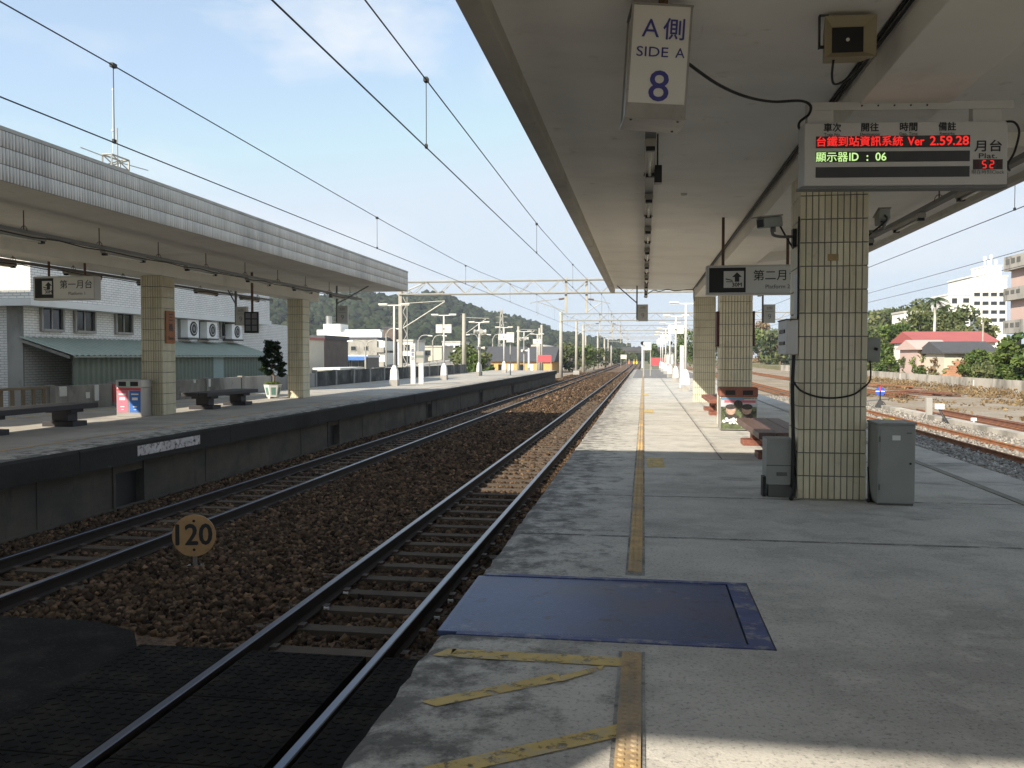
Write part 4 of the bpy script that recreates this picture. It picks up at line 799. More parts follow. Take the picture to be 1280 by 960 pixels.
for x_, lb in ((PX0-.03, 'left'), (PX1+.03, 'right')):
    b = MB((x_, 19.9, 1.78)); b.box(x_-.028, x_+.028, 19.70, 20.12, 1.78, 2.52); b.box(x_-.033, x_+.033, 19.69, 20.13, 2.52, 2.54); b.box(x_-.033, x_+.033, 19.69, 20.13, 1.76, 1.78)
    o = b.build('name_board', mat('maroon_board_'+lb, (0.09, 0.035, 0.03), rough=0.6), bev=.004); o.location = (x_, 19.9, 1.78); tag(o, f'dark maroon board seen edge-on on the {lb} side of the middle pillar', 'board')

# --- benches
def bench(label, x0, x1, y0, y1, z0, ztop, m, mt, planks=3, group='platform benches'):
    t = thing('bench', label, 'bench', ((x0+x1)/2, (y0+y1)/2, z0), group=group); o = t.location; w_ = (x1-x0)/planks
    for i in range(planks): b = MB(o); b.box(x0+i*w_+.006, x0+(i+1)*w_-.006, y0+random.uniform(0,.02), y1-random.uniform(0,.02), ztop-.10, ztop); b.build('plank', [mt], t, bev=.012)
    for yl in (y0+.35, y1-.75):
        for (a, b_, zz0, zz1, yy0, yy1) in ((.10, .10, ztop-.17, ztop-.1001, 0, .40), (.20, .20, z0+.10, ztop-.1702, .05, .35), (.04, .04, z0, z0+.0998, -.02, .42)):
            b = MB(o); b.box(x0+a, x1-b_, yl+yy0, yl+yy1, zz0, zz1); b.build('support', m, t, bev=.008)
    return t
bench('red-brown wooden bench just behind the nearest pillar', 1.66, 2.42, 13.0, 16.1, 0, .43, M['wood_red'], M['wood_top'])
bench('red-brown wooden bench further off, between bin and last pillar', 1.66, 2.42, 22.7, 25.8, 0, .43, M['wood_red'], M['wood_red'])
bench('long black timber bench at the left edge of view', -11.75, -11.0, 12.9, 16.15, PL, PL+.44, M['wood_black'], M['wood_black'])
bench('black timber bench between the two pillars of the left platform', -11.75, -11.0, 20.6, 23.55, PL, PL+.44, M['wood_black'], M['wood_black'])
# --- picture bin on the right platform
t = thing('recycling_bin', 'picture-covered litter bin with brown hood by the middle pillar', 'bin', (1.95, 18.55, 0))
MB().box(-.39, .37, -.2, .25, .02, .70).build('body', M['steel_bin'], t, bev=.01)
MB().box(-.40, .38, -.21, .26, .70, .90).build('hood', M['wood_red'], t, bev=.03)
for x in (-.28, .07): MB().box(x, x+.2, -.215, -.209, .745, .84).build('slot', M['black'], t)
MB().box(-.37, .35, -.204, -.2005, .04, .68).build('picture', mat('picture_green', (0.10, 0.12, 0.06), rough=0.4, var=0.5, scale=12, stain=[((0.5,0.5,0.48), 14, 0.6, 0.65, 0.9), ((0.02,0.02,0.02), 10, 0.55, 0.6, 0.8)]), t)
b = MB(); b.box(-.37, .35, -.2075, -.2045, .50, .66); b.build('picture_sky', mat('picture_grey', (0.42, 0.44, 0.47), rough=0.4, var=0.2, scale=9), t)
MB().box(-.36, .10, -.2105, -.208, .64, .675).build('picture_title', mat('picture_blue', (0.12, 0.25, 0.42), var=0.1), t)
MB().box(-.30, .33, -.2105, -.208, .585, .635).build('picture_title', mat('picture_red', (0.45, 0.12, 0.15), var=0.2), t)
def disc(b, x, z, rx, rz, y, n=14): b.add([(x + rx*math.cos(2*math.pi*i/n), y, z + rz*math.sin(2*math.pi*i/n)) for i in range(n)], [tuple(range(n))])
b = MB(); disc(b, -.17, .43, .10, .10, -.2125); disc(b, .15, .44, .10, .10, -.2125); b.build('picture_shape', mat('picture_peach', (0.40, 0.27, 0.21), var=0.45, scale=16), t)
b = MB(); disc(b, -.02, .55, .09, .09, -.214); disc(b, -.17, .50, .11, .055, -.2135); disc(b, .16, .50, .11, .06, -.2135); disc(b, -.16, .29, .12, .09, -.2118); disc(b, .16, .29, .12, .09, -.2118); b.build('picture_shape', mat('picture_dark', (0.05, 0.043, 0.04), var=0.5, scale=18), t)
b = MB()
for k in range(16): disc(b, -.17 + random.gauss(0, .09), .2 + random.gauss(0, .03), .035, .03, -.2145 - k*.0003, 7)
b.build('picture_shape', M['paper'], t); MB().box(-.36, .34, -.18, .23, 0, .0199).build('foot', M['black'], t)
# --- steel bin on the left platform
t = thing('recycling_bin', 'steel recycling bin with pink and blue panels on the left platform', 'bin', (-11.62, 18.35, PL))
MB().box(-.31, .31, -.2, .22, 0, .66).build('body', M['steel_bin'], t, bev=.01); MB().box(-.32, .32, -.21, .23, .66, .84).build('hood', M['steel_bin'], t, bev=.015)
for x in (-.24, .05): MB().box(x, x+.19, -.216, -.209, .70, .80).build('slot', M['black'], t)
MB().box(-.05, .05, -.222, -.217, .67, .82).build('label_plate', mat('green_label', (0.35, 0.45, 0.38)), t)
MB().box(-.30, .30, -.206, -.2005, .60, .655).build('band', M['red_board'], t)
MB().box(-.29, -.02, -.206, -.2005, .10, .595).build('panel', M['pink'], t); MB().box(.02, .29, -.206, -.2005, .10, .595).build('panel', M['blue_print'], t)
for xx in (-.155, .155):
    for k, (zz, hh_) in enumerate(((.50, .05), (.38, .10), (.22, .03), (.16, .02))): MB().box(xx-.09+.02*k, xx+.09-.02*k, -.2095, -.2065, zz, zz+hh_*.6).build('print_line', M['paper'], t)
# --- wooden plaque on the left pillar
t = thing('wooden_plaque', 'orange wooden plaque with black writing on the left platform pillar', 'plaque', (LPX1+.001, 18.98, 1.95)); MB().box(0, .04, -.19, .19, -.10, .66).build('board', M['wood_sign'], t, bev=.006)
for i, (ch, sz, zz) in enumerate((('三', .20, .50), ('義', .20, .26), ('Sanyi', .11, .02))): text(ch, sz, t, (.044, 0, zz), M['print'], rot=(math.pi/2, 0, math.pi/2), bold=.02)
# --- potted pine
def leaf_cloud(blobs, n, size, seed, flat=0.0):
    r = np.random.default_rng(seed); B = np.array(blobs, float); vol = B[:, 3]*B[:, 4]*B[:, 5]; k = r.choice(len(B), n, p=vol/vol.sum())
    d = r.normal(size=(n, 3)); d /= np.linalg.norm(d, axis=1)[:, None]; rad = r.random(n)**0.42
    P = B[k, :3] + d*rad[:, None]*B[k, 3:6]
    u = r.normal(size=(n, 3)); u[:, 2] *= (1-flat); u /= np.linalg.norm(u, axis=1)[:, None]; v = np.cross(u, r.normal(size=(n, 3))); v /= np.linalg.norm(v, axis=1)[:, None]
    s = size*(0.6 + 0.8*r.random(n))[:, None]; w_ = 0.55
    V = np.stack([P - u*s, P - v*s*w_ + u*s*.1, P + u*s, P + v*s*w_ + u*s*.1], 1).reshape(-1, 3)
    tint = np.clip(0.45 + 0.35*r.normal(size=len(B))[k]*0.6 + 0.22*r.normal(size=n), 0, 1)
    return V, np.arange(4*n).reshape(n, 4), tint
def foliage(name, blobs, n, size, seed, m, parent, flat=0.0):
    V, Fc, tn = leaf_cloud(blobs, n, size, seed, flat); V = V - np.array(parent.location if parent else (0, 0, 0)); return link(name, np_mesh(name, V, Fc, m, tn), parent)
c = Vector((-12.05, 26.85, PL)); t = thing('potted_pine', 'small dark potted pine tree beside the left platform pillar', 'potted plant', c)
b = MB(); n = 6
b.add([(r_*math.cos(2*math.pi*i/n + .5), r_*math.sin(2*math.pi*i/n + .5), z) for r_, z in ((.20, .05), (.29, .44), (.31, .46), (.26, .46), (.25, .40)) for i in range(n)], [(k*n+i, k*n+(i+1) % n, (k+1)*n+(i+1) % n, (k+1)*n+i) for k in range(4) for i in range(n)] + [tuple(range(n))]); b.build('pot', M['pot'], t)
for i in range(n):
    a0, a1 = 2*math.pi*i/n + .5 + .22, 2*math.pi*(i+1)/n + .5 - .22; cc = math.cos(math.pi/n)/math.cos(math.pi/n - .22)*1.012
    MB().quad(*[(r_*cc*math.cos(a), r_*cc*math.sin(a), z) for r_, z, a in ((.222, .12, a0), (.222, .12, a1), (.272, .36, a1), (.272, .36, a0))]).build('pot_panel', M['pot_green'], t)
for k in range(3): a = k*2.1; MB().box(.14*math.cos(a)-.04, .14*math.cos(a)+.04, .14*math.sin(a)-.04, .14*math.sin(a)+.04, 0, .06).build('pot_foot', M['pot'], t)
MB().cyl((0, 0, .39), (0, 0, .41), .25, n=6).build('soil', M['bark'], t)
b = MB(); tr = smoothpath([(0, 0, .38), (.04, .02, .7), (-.05, 0, 1.0), (.05, .03, 1.35), (0, 0, 1.75)], 4); b.tube(tr, [.04 - .03*i/(len(tr)-1) for i in range(len(tr))], 7)
bl = []
for i in range(26):
    z = .78 + 1.1*i/26; a = i*2.4; r_ = (.40 - .26*max(0, (z-1.1)/.8))*random.uniform(.6, 1.05); q = Vector((r_*math.cos(a), r_*math.sin(a), z)); b.cyl((0, 0, z-.08), q, .012, .006, 5); bl.append((c.x+q.x, c.y+q.y, c.z+q.z, .15, .15, .075))
b.build('trunk', M['bark'], t); foliage('needles', bl, 3600, .045, 5, M['leaf_dark'], t); foliage('ground_leaves', [(c.x, c.y, c.z+.48, .28, .28, .06)], 260, .04, 6, M['leaf'], t)

# --- 120 disc on the ballast
c = onz(243, 712, -0.93); hd = onx(242.5, 669.5, c.x)
t = thing('speed_disc', 'round tan disc marked 120 on a short post in the ballast', 'track sign', (c.x, c.y, -0.95), (0, 0, R(16)))
rr = .245; zc = hd.z + .95
MB().cyl((0, .012, zc), (0, 0, zc), rr, n=32).build('disc', mat('tan_disc', (0.42, 0.25, 0.11), rough=0.6, var=0.2, scale=6, stain=[((0.2,0.1,0.05), 12, 0.6, 0.7, 0.6)]), t)
MB().cyl((0, .035, -.05), (0, .035, zc), .026, n=8).build('post', M['steel'], t); MB().box(-.09, .09, -.05, .12, -.03, .06).build('foot', M['grey_conc'], t)
for z in (zc+.17, zc-.165): MB().cyl((0, -.004, z), (0, .0, z), .017, n=8).build('bolt', M['rail_side'], t)
text('120', .34, t, (.0, -.004, zc), M['print'], width=.40, bold=.022)

# ------------------------------------------------------------------ platform lamp posts
def lamp_post(label, x, y, z0, h=3.75, boards=0, group='platform lamp posts', base=.45):
    t = thing('platform_lamp_post', label, 'lamp post', (x, y, z0), group=group)
    MB().box(-.19, .19, -.19, .19, 0, .28).build('concrete_base', M['grey_conc'], t)
    b = MB(); b.add([(sx*.17, sy*.17, .2801) for sx, sy in ((-1,-1),(1,-1),(1,1),(-1,1))] + [(sx*.15, sy*.15, .72) for sx, sy in ((-1,-1),(1,-1),(1,1),(-1,1))] + [(sx*.06, sy*.06, .95) for sx, sy in ((-1,-1),(1,-1),(1,1),(-1,1))],
          [(0,1,5,4),(1,2,6,5),(2,3,7,6),(3,0,4,7),(4,5,9,8),(5,6,10,9),(6,7,11,10),(7,4,8,11),(8,9,10,11)]); b.build('base_cover', M['lamp_white'], t)
    MB().cyl((0, 0, .9), (0, 0, h), .058, .045, 10).build('pole', M['lamp_white'], t, smooth=True)
    MB().box(-.72, .72, -.035, .035, h, h+.05).build('cross_arm', M['lamp_white'], t)
    for s_ in (-1, 1): MB().box(s_*.74 - .42 if s_ > 0 else -.74, s_*.74 if s_ > 0 else -.74 + .42, -.08, .08, h+.0501, h+.11).build('lamp', M['tube'], t)
    if boards:
        for s_ in (-1, 1): MB().box(s_*.26-.2, s_*.26+.2, -.075, -.055, h-1.0, h-.5).build('board', M['signwhite'], t)
        MB().box(-.3, .3, -.0545, -.045, h-.8, h-.72).build('board_arm', M['grey_metal'], t)
    return t
for i, (px, bd) in enumerate(((493, 0), (555, 1), (599, 0), (630, 1), (655, 0), (671.5, 1))):
    d = 11.5*F/((VPX-px)*math.cos(YAW)); y = (d - 11.5*math.sin(YAW))/math.cos(YAW); z_ = PL if y < 82 else -1.0
    lamp_post(f'{ORD[i]} white lamp post beyond the left canopy, counting away' + (', with two white boards' if bd else ''), -11.5, y, z_, 3.72 + (PL - z_), bd)
for i, (y, bd) in enumerate(((39.2, 0), (51.5, 1), (63, 0), (75, 1), (87, 1), (97, 1))):
    lamp_post(f'{ORD[i]} white lamp post beyond the right canopy, counting away' + (', with two white boards' if bd else ''), 1.83, y, 0, 3.85, bd)
# loudspeaker clusters and spotlights on two slim left posts
for i, (px, ptop, y) in enumerate(((598, 410, 59.5), (653, 420, 82))):
    c = ony(px+2, 470, y); c.z = PL; tz = ony(px, ptop, y).z - PL
    t = thing('horn_cluster_post', f'slim grey post with loudspeaker horns, {("nearer", "farther")[i]} one on the left platform', 'loudspeaker post', c)
    MB().cyl((0, 0, 0), (0, 0, tz), .06, n=8).build('pole', M['truss'], t)
    for a in range(4): q = Vector((math.cos(a*1.57+.4), math.sin(a*1.57+.4), 0)); MB().cyl(q*.08 + Vector((0, 0, tz-.25)), q*.42 + Vector((0, 0, tz-.25)), .05, .17, 10).build('horn', M['offwhite'], t)
    for a in range(3): q = Vector((math.cos(a*2.1), math.sin(a*2.1), 0)); MB().cyl(q*.08 + Vector((0, 0, tz-1.4)), q*.35 + Vector((0, 0, tz-1.4)), .05, .13, 10).build('horn', M['offwhite'], t)
def sign_post(name, label, cat, c, w_, h_, zb, m, posts=1, txt=None, extra=None):
    t = thing(name, label, cat, c)
    for k in range(posts): xx = 0 if posts == 1 else (-w_/2+.06 + k*(w_-.12)); MB().cyl((xx, 0, 0), (xx, 0, zb+h_*.9), .045, n=8).build('post', M['truss'], t)
    MB().box(-w_/2, w_/2, -.07, -.045, zb, zb+h_).build('board', m, t, bev=.004)
    if txt: text(txt[0], txt[1], t, (0, -.075, zb+h_*txt[2]), M[txt[3]])
    return t
c = onz(516.5, 480, PL); t = thing('station_sign', 'tall white upright station sign on the left platform', 'sign', c); MB().box(-.12, .12, -.04, .04, 0, 2.0).build('panel', M['signwhite'], t, bev=.008)
for k, ch in enumerate('三義車站'): text(ch, .19, t, (0, -.045, 1.85 - k*.2), M['navy'])
c = onz(526.5, 480, PL); t = thing('station_sign', 'shorter white upright sign with green cap on the left platform', 'sign', c); MB().box(-.12, .12, -.04, .04, 0, 1.05).build('panel', M['signwhite'], t); MB().box(-.42, .14, -.05, .05, 1.0501, 1.62).build('board', M['grey_conc'], t); MB().box(-.42, .14, -.055, -.0501, 1.3, 1.42).build('stripe', M['green_sheet'], t)
c = onz(852, 486, 0); t = thing('station_sign', 'tall white upright sign in front of the first lamp post, right platform', 'sign', c); MB().box(-.09, .09, -.04, .04, 0, 2.05).build('panel', M['signwhite'], t, bev=.008); MB().box(-.2, .2, -.15, .15, 0, .04).build('foot', M['grey_conc'], t)
c = ony(679, 470, 64); c.z = PL; sign_post('numbered_board', 'small white grid board on a post on the left platform', 'sign', ony(638, 472, 62).to_2d().to_3d() + Vector((0, 0, PL)), .55, .75, 2.35, M['signwhite'])
c = ony(681, 461, 96); c.z = -1.25; sign_post('red_board', 'red board on two posts past the end of the left platform', 'board', c, 1.5, .8, 2.1, M['red_board'], 2)
c = ony(825, 461, 108); c.z = -1.25; sign_post('red_board', 'red board on posts past the end of the right platform', 'board', c, 2.2, 1.0, 1.6, M['red_board'], 2)
for px, pt, y, lb in ((803, 429, 92, 'right platform near the tactile strip'), (838, 429, 98, 'right platform among the lamp posts'), (661, 432, 80, 'far end of the left platform')):
    c = ony(px, 462, y); c.z = 0 if px > 700 else PL; tz = ony(px, pt, y).z - c.z
    t = thing('signal_post', f'white signal post with a round black head, {lb}', 'signal', c); MB().cyl((0, 0, 0), (0, 0, tz), .09, n=8).build('post', M['lamp_white'], t); MB().cyl((0, -.16, tz), (0, .02, tz), .2, n=14).build('head', M['black'], t); MB().box(-.12, .12, -.12, .12, 0, .3).build('foot', M['grey_conc'], t)
c = ony(809, 470, 68); c.z = 0; sign_post('notice_board', 'pale double board on two thin posts on the right platform', 'board', c, .62, .62, 2.0, M['signwhite'], 2)
c = ony(836, 465, 90); c.z = 0; sign_post('notice_board', 'white board low among the far lamp posts, right platform', 'board', c, .9, 1.0, .7, M['signwhite'], 2)

# ------------------------------------------------------------------ overhead line: gantries and wires
def gantry(label, y, x0, x1, zt, zb, drops, legs=(1, 1), legz=(-1.3, -1.3), hazard=False):
    t = thing('catenary_gantry', label, 'gantry', (x0, y, legz[0]), group='catenary gantries'); o = t.location
    b = MB(o)
    for yy in (y-.25, y+.25):
        for z in (zt, zb): b.cyl((x0, yy, z), (x1, yy, z), .05, n=6)
    b.build('chords', M['truss'], t)
    n = int((x1-x0)/.85); dx = (x1-x0)/n; b = MB(o)
    for yy in (y-.25, y+.25):
        for i in range(n): b.cyl((x0+i*dx, yy, zb if i % 2 else zt), (x0+(i+1)*dx, yy, zt if i % 2 else zb), .027, n=4)
    for i in range(0, n+1, 2): b.cyl((x0+i*dx, y-.25, zt), (x0+i*dx, y+.25, zt), .02, n=4)
    stuff(b.build('lacing', M['truss'], t))
    for k, xx in enumerate((x0, x1)):
        if legs[k]: b = MB(o); b.cyl((xx, y, legz[k]), (xx, y, zt+.2), .22, .17, 10); b.build('mast', M['pole_conc'], t, smooth=True)
    for xx, zl, wx, wz in drops:
        b = MB(o); b.box(xx-.07, xx+.07, y-.07, y+.07, zl, zt+.15); b.build('drop_post', M['pole_conc'], t)
        b = MB(o); b.cyl((xx, y, zl+.9), (wx, y, zl+.72), .025, n=5); b.cyl((xx, y, zl+.08), (wx, y, zl+.68), .025, n=5); b.cyl((wx, y, zl+.72), (wx + (.5 if wx > xx else -.5), y, zl+.6), .02, n=5); b.cyl((wx, y, zl+.66), (wx, y, wz), .018, n=5); b.build('bracket_arm', M['truss'], t)
        b = MB(o); b.cyl((xx + (.12 if wx > xx else -.12), y, zl+.88), (xx + (.45 if wx > xx else -.45), y, zl+.84), .06, n=8); b.build('insulator', M['brown_wall'], t)
    return t
gantry('nearest catenary gantry, its truss spanning just beyond both canopies', 53.9, -15.5, 12.0, 6.28, 5.48, [(-4.83, 4.25, -6.6, 4.1), (-3.55, 4.2, -2.6, 4.1)], legs=(0, 1))
gantry('second catenary gantry down the line', 95.5, -9.1, 15.9, 6.22, 5.45, [(-4.83, 4.25, -6.6, 4.1), (-3.55, 4.2, -2.6, 4.1), (8.2, 4.25, 10.2, 4.1)])
gantry('third catenary gantry down the line', 134, -9.3, 15.9, 6.25, 5.45, [(-4.83, 4.25, -6.6, 4.1), (-3.55, 4.2, -2.6, 4.1)])
gantry('fourth catenary gantry down the line', 182, -9.6, 15.9, 6.3, 5.5, [(-4.83, 4.25, -6.6, 4.1), (-3.55, 4.2, -2.6, 4.1)])
gantry('fifth and faintest catenary gantry down the line', 240, -9.8, 15.9, 6.3, 5.5, [(-4.7, 4.25, -2.6, 4.1)])
# hazard painted foot of the second gantry's right mast
b = MB((15.9, 95.5, -1.3))
for i in range(8):
    z0_ = -1.3 + i*.45
    b.add([(15.9 + .235*math.cos(a), 95.5 + .235*math.sin(a), z0_ + .22*dz + .25*math.cos(a)) for dz in (0, 1) for a in [2*math.pi*k/12 for k in range(12)]], [(k, (k+1) % 12, 12+(k+1) % 12, 12+k) for k in range(12)], 0)
    b.add([(15.9 + .232*math.cos(a), 95.5 + .232*math.sin(a), z0_ + .225 + .22*dz + .25*math.cos(a)) for dz in (0, 1) for a in [2*math.pi*k/12 for k in range(12)]], [(k, (k+1) % 12, 12+(k+1) % 12, 12+k) for k in range(12)], 1)
o = b.build('hazard_sleeve', [M['hyellow'], M['hblack']]); o.location = (15.9, 95.5, -1.3); tag(o, 'yellow and black striped sleeve on a mast foot in the yard', 'hazard marking')
def overhead(label, x, ztab, zc, y1=300, drop0=10.2, step=10.8, messenger=True, rc=.0085):
    t = thing('overhead_wire', label, 'overhead wire', (x, 0, zc)); o = t.location
    b = MB(o); b.cyl((x, -14, zc), (x, y1, zc+.05), rc, n=5, caps=False); b.build('contact_wire', M['cable'], t)
    if messenger:
        ysm = [-14 + 4*i for i in range(int((y1+14)/4)+1)]; zz = np.interp(ysm, [p[0] for p in ztab], [p[1] for p in ztab])
        b = MB(o); b.tube([(x, y, z) for y, z in zip(ysm, zz)], rc, 5); b.build('messenger_wire', M['cable'], t)
        y = drop0
        while y < 120:
            z = float(np.interp(y, [p[0] for p in ztab], [p[1] for p in ztab])); b = MB(o); b.cyl((x, y, zc), (x, y, z), .006, n=4); b.obox((x, y, z), (.05, .09, .05)); b.obox((x, y, zc+.02), (.025, .06, .05)); b.build('dropper', M['cable'], t); y += step
    return t
overhead('overhead wires above the nearest track', -2.6, [(-14, 5.1), (6, 4.9), (21, 4.76), (32, 4.9), (54, 5.35), (75, 4.95), (95, 5.35), (115, 4.95), (134, 5.35), (300, 5.2)], 4.05)
overhead('overhead wires above the track by the left platform', -6.58, [(-14, 5.4), (9, 5.2), (21, 4.98), (32, 4.9), (54, 5.35), (75, 4.95), (95, 5.35), (115, 4.95), (134, 5.35), (300, 5.2)], 4.22, drop0=10.05)
overhead('overhead wires just outside the right canopy edge', 6.45, [(-14, 5.3), (21, 4.9), (54, 5.35), (95, 5.3), (300, 5.2)], 4.12, drop0=16.5)
overhead('two faint overhead wires above the rusty yard track', 10.25, [(-14, 4.45), (54, 4.45), (300, 4.45)], 4.02, messenger=True, step=400)
# single masts with cantilever arms along the left
for i, (px, ptop, y, x) in enumerate(((580, 392, 76, None), (648, 408, 104, None), (677, 406, 112, None), (720.5, 401, 113, None), (732, 419, 152, None), (755.5, 423, 175, None), (764, 432, 210, None), (674.5, 410, 105, None))):
    p0 = ony(px, 460, y); tz = ony(px, ptop, y).z
    t = thing('line_mast', f'{ORD[i]} plain concrete line mast on the left of the tracks' if i else 'concrete line mast with lamp arm behind the left platform', 'mast', (p0.x, y, -1.0 if y > 80 else PL-.02), group='concrete line masts')
    MB().cyl((0, 0, 0), (0, 0, tz - t.location.z), .2, .15, 10).build('pole', M['pole_conc'], t, smooth=True)
    if i in (0, 1, 3):
        hz = tz - t.location.z; b = MB(); b.cyl((0, 0, hz-.35), (2.3, 0, hz-.45), .03, n=5); b.cyl((0, 0, hz-1.9), (2.0, 0, hz-.5), .035, n=5); b.build('bracket_arm', M['truss'], t)
    if i == 3: MB().box(-.4, .4, -.4, .4, 0, .65).build('footing', M['grey_conc'], t)
p0 = ony(494, 365, 53.9)
t = thing('line_mast', 'lattice-sided line mast with slanted arms near the first left lamp post', 'mast', (-15.45, 53.8, -1.3)); MB().box(-.11, .11, -.1, .1, 0, 7.75).build('pole', M['pole_conc'], t)
b = MB(); b.cyl((.11, 0, 4.6), (2.9, 0, 6.3), .04, n=5); b.cyl((.11, 0, 6.2), (2.9, 0, 6.35), .03, n=5); b.cyl((.11, 0, 6.9), (1.6, 0, 7.5), .04, n=5); b.build('bracket_arm', M['truss'], t)
b = MB()
for k in range(14): b.cyl((.16 if k % 2 else .42, -.01, .4 + k*.48), (.42 if k % 2 else .16, -.01, .88 + k*.48), .025, n=4)
b.cyl((.44, -.01, .3), (.44, -.01, 7.2), .03, n=5); b.build('lattice', M['truss'], t)
# ================================================================== LEFT SIDE: fence, tiled building, shed
FX = -14.62
t = thing('boundary_wall', 'low grey concrete wall behind the left platform, with papers stuck on', 'wall', (FX-.1, 15, PL-.3))
y = onx(66, 490, FX).y; o = t.location; ysw = []
while y < 37.0:
    y2 = min(y + 2.6, 37.2); b = MB(o); b.box(FX-.16, FX-.03, y+.10, y2-.10, PL-.3, .78); b.build('panel', M['grey_conc'], t); ysw.append(y)
    b = MB(o); b.box(FX-.18, FX, y-.0998, y+.0998, PL-.3, .82); b.build('post', M['fence_post'], t); y = y2
t = thing('boundary_fence', 'dark stained concrete panel fence beyond the left canopy', 'fence', (FX-.1, 40, PL-.3)); o = t.location
y = 37.2
while y < 71:
    b = MB(o); b.box(FX-.14, FX-.05, y+.10, y+2.5, PL-.3, .80); b.build('panel', M['fence_conc'], t)
    b = MB(o); b.box(FX-.17, FX+.01, y-.0998, y+.0998, PL-.3, .90); b.build('post', M['fence_post'], t)
    b = MB(o); b.box(FX-.16, FX-.03, y+.10, y+2.5, .8001, .86); b.build('top_rail', M['fence_conc'], t); y += 2.6
t = thing('railing', 'brown slatted railing behind the bench at the left edge', 'railing', (FX-.1, 12, PL)); o = t.location; y0_ = 6.0; y1_ = onx(62, 490, FX).y
b = MB(o); b.box(FX-.10, FX-.02, y0_, y1_, .74, .80); b.box(FX-.08, FX-.04, y0_, y1_, PL+.12, PL+.17); b.build('rail', mat('brown_rail', (0.22, 0.175, 0.12), var=0.2), t)
y = y0_
while y < y1_: b = MB(o); b.box(FX-.085, FX-.045, y, y+.10, PL, .74); b.build('slat', mat('brown_slat', (0.20, 0.155, 0.10), var=0.2) if y == y0_ else bpy.data.materials['brown_slat'], t); y += .36
for i, (px, py, w_, h_, m, lb) in enumerate(((79, 488, .28, .30, 'paper', 'white paper notice on the wall post right of the brown railing'), (110, 494, .16, .16, 'paper', 'small square white paper on the grey wall left of the bin'), (121, 488, .18, .55, 'paper', 'tall pale blue and white poster on the grey wall left of the bin'),
        (144, 489, .17, .62, 'red_board', 'narrow red poster on the grey wall beside the bin'), (151.5, 487, .17, .5, 'paper', 'narrow pale poster right of the red one on the grey wall'), (243.5, 476, .14, .14, 'paper', 'small white paper on the wall right of the plaque pillar'), (262, 477, .14, .35, 'paper', 'narrow white paper on the wall behind the second black bench'))):
    c = onx(px, py, FX+.003); b = MB(c); b.box(FX-.029, FX+.004, c.y-w_/2, c.y+w_/2, max(c.z-h_/2, PL+.05), min(c.z+h_/2, .77)); o = b.build('poster', M[m]); o.location = c; tag(o, lb, 'poster')

BX = -20.0
Yc = onx(29, 400, BX).y; Ye = onx(314, 420, BX).y; zband = onx(29, 379, BX).z
bl_ = thing('tiled_building', 'white tiled two-storey building behind the left platform', 'building', (-26, (Yc+Ye)/2, -1.3)); o = bl_.location
b = MB(o); b.box(-34, BX, Yc, Ye+6, -1.3, zband); b.build('wall', M['wtile'], bl_)
Yb1 = onx(337, 395, BX+.55).y
b = MB(o); b.box(-34, BX+.55, Yc-.35, Yb1, zband, 8.3); b.build('upper_wall', M['wtile'], bl_)
b = MB(o); b.box(-34.05, BX+.62, Yc-.42, Yb1+.07, zband-.10, zband+.12); b.build('ledge', M['white_wall'], bl_)
b = MB(o); b.box(-34.1, BX+.65, Yc-.45, Yb1+.1, 8.3, 8.5); b.build('roof_cap', M['grey_conc'], bl_)
b = MB(o); b.box(-34, BX-2, Yc-6, Yc-.0005, -1.3, 1.9); b.build('side_wing', M['gtile'], bl_)
def side_window(b_parent, o, px0, px1, py0, py1, X):
    a = onx(px0, py0, X); c = onx(px1, (py0+py1)/2, X); z1 = a.z; z0 = onx(px0, py1, X).z
    b = MB(o); y0, y1 = a.y, c.y
    b.box(X-.02, X+.10, y0-.08, y0, z0-.08, z1+.08); b.box(X-.02, X+.10, y1, y1+.08, z0-.08, z1+.08); b.box(X-.02, X+.10, y0, y1, z1, z1+.08); b.box(X-.02, X+.12, y0, y1, z0-.08, z0); b.box(X+.01, X+.045, (y0+y1)/2-.025, (y0+y1)/2+.025, z0, z1)
    wn = b.build('window', M['frame'], b_parent); b = MB(o); b.box(X+.004, X+.012, y0, y1, z0, z1); b.build('pane', M['glass'], wn)
for q in ((51, 76, 384, 411), (93, 116, 388, 413), (144, 163, 392, 415), (223, 235, 399, 420), (251, 261, 402, 421), (275, 284, 402, 420), (284, 291, 404, 421)): side_window(bl_, o, *q, BX)
b = MB(o); a = onx(8, 440, BX); b.box(BX-.5, BX+.06, Yc-.12, Yc-.06, -1.3, zband); b.build('downpipe', M['grey_conc'], bl_)
for i, (px0, px1, py0, py1) in enumerate(((236, 250, 399, 422), (260, 273, 402, 423), (291, 304, 405, 424))):
    a = onx(px0, py0, BX+.5); c = onx(px1, py1, BX+.5); zl = onx(px0, py1, BX+.5).z
    t = thing('air_conditioner', f'white outdoor air conditioner unit on the tiled building, {("left", "middle", "right")[i]} of three', 'air conditioner', (BX+.3, a.y, zl), group='air conditioners on the tiled building')
    w_ = c.y-a.y; h_ = a.z-zl
    MB().box(-.2, .16, 0, w_, 0, h_).build('casing', M['white_metal'], t, bev=.02)
    MB().cyl((.161, w_*.5, h_*.5), (.175, w_*.5, h_*.5), h_*.40, n=18).build('fan_guard', M['black'], t); MB().cyl((.176, w_*.5, h_*.5), (.19, w_*.5, h_*.5), h_*.13, n=12).build('fan_hub', M['grey_metal'], t)
    b = MB(); b.tube([(.185, w_*.5 + h_*.28*math.cos(k*.35), h_*.5 + h_*.28*math.sin(k*.35)) for k in range(19)], .012, 5); b.build('guard_ring', M['white_metal'], t)
    MB().box(-.298, .2, -.05, w_+.05, -.07, -.001).build('bracket', M['cab_dark'], t)
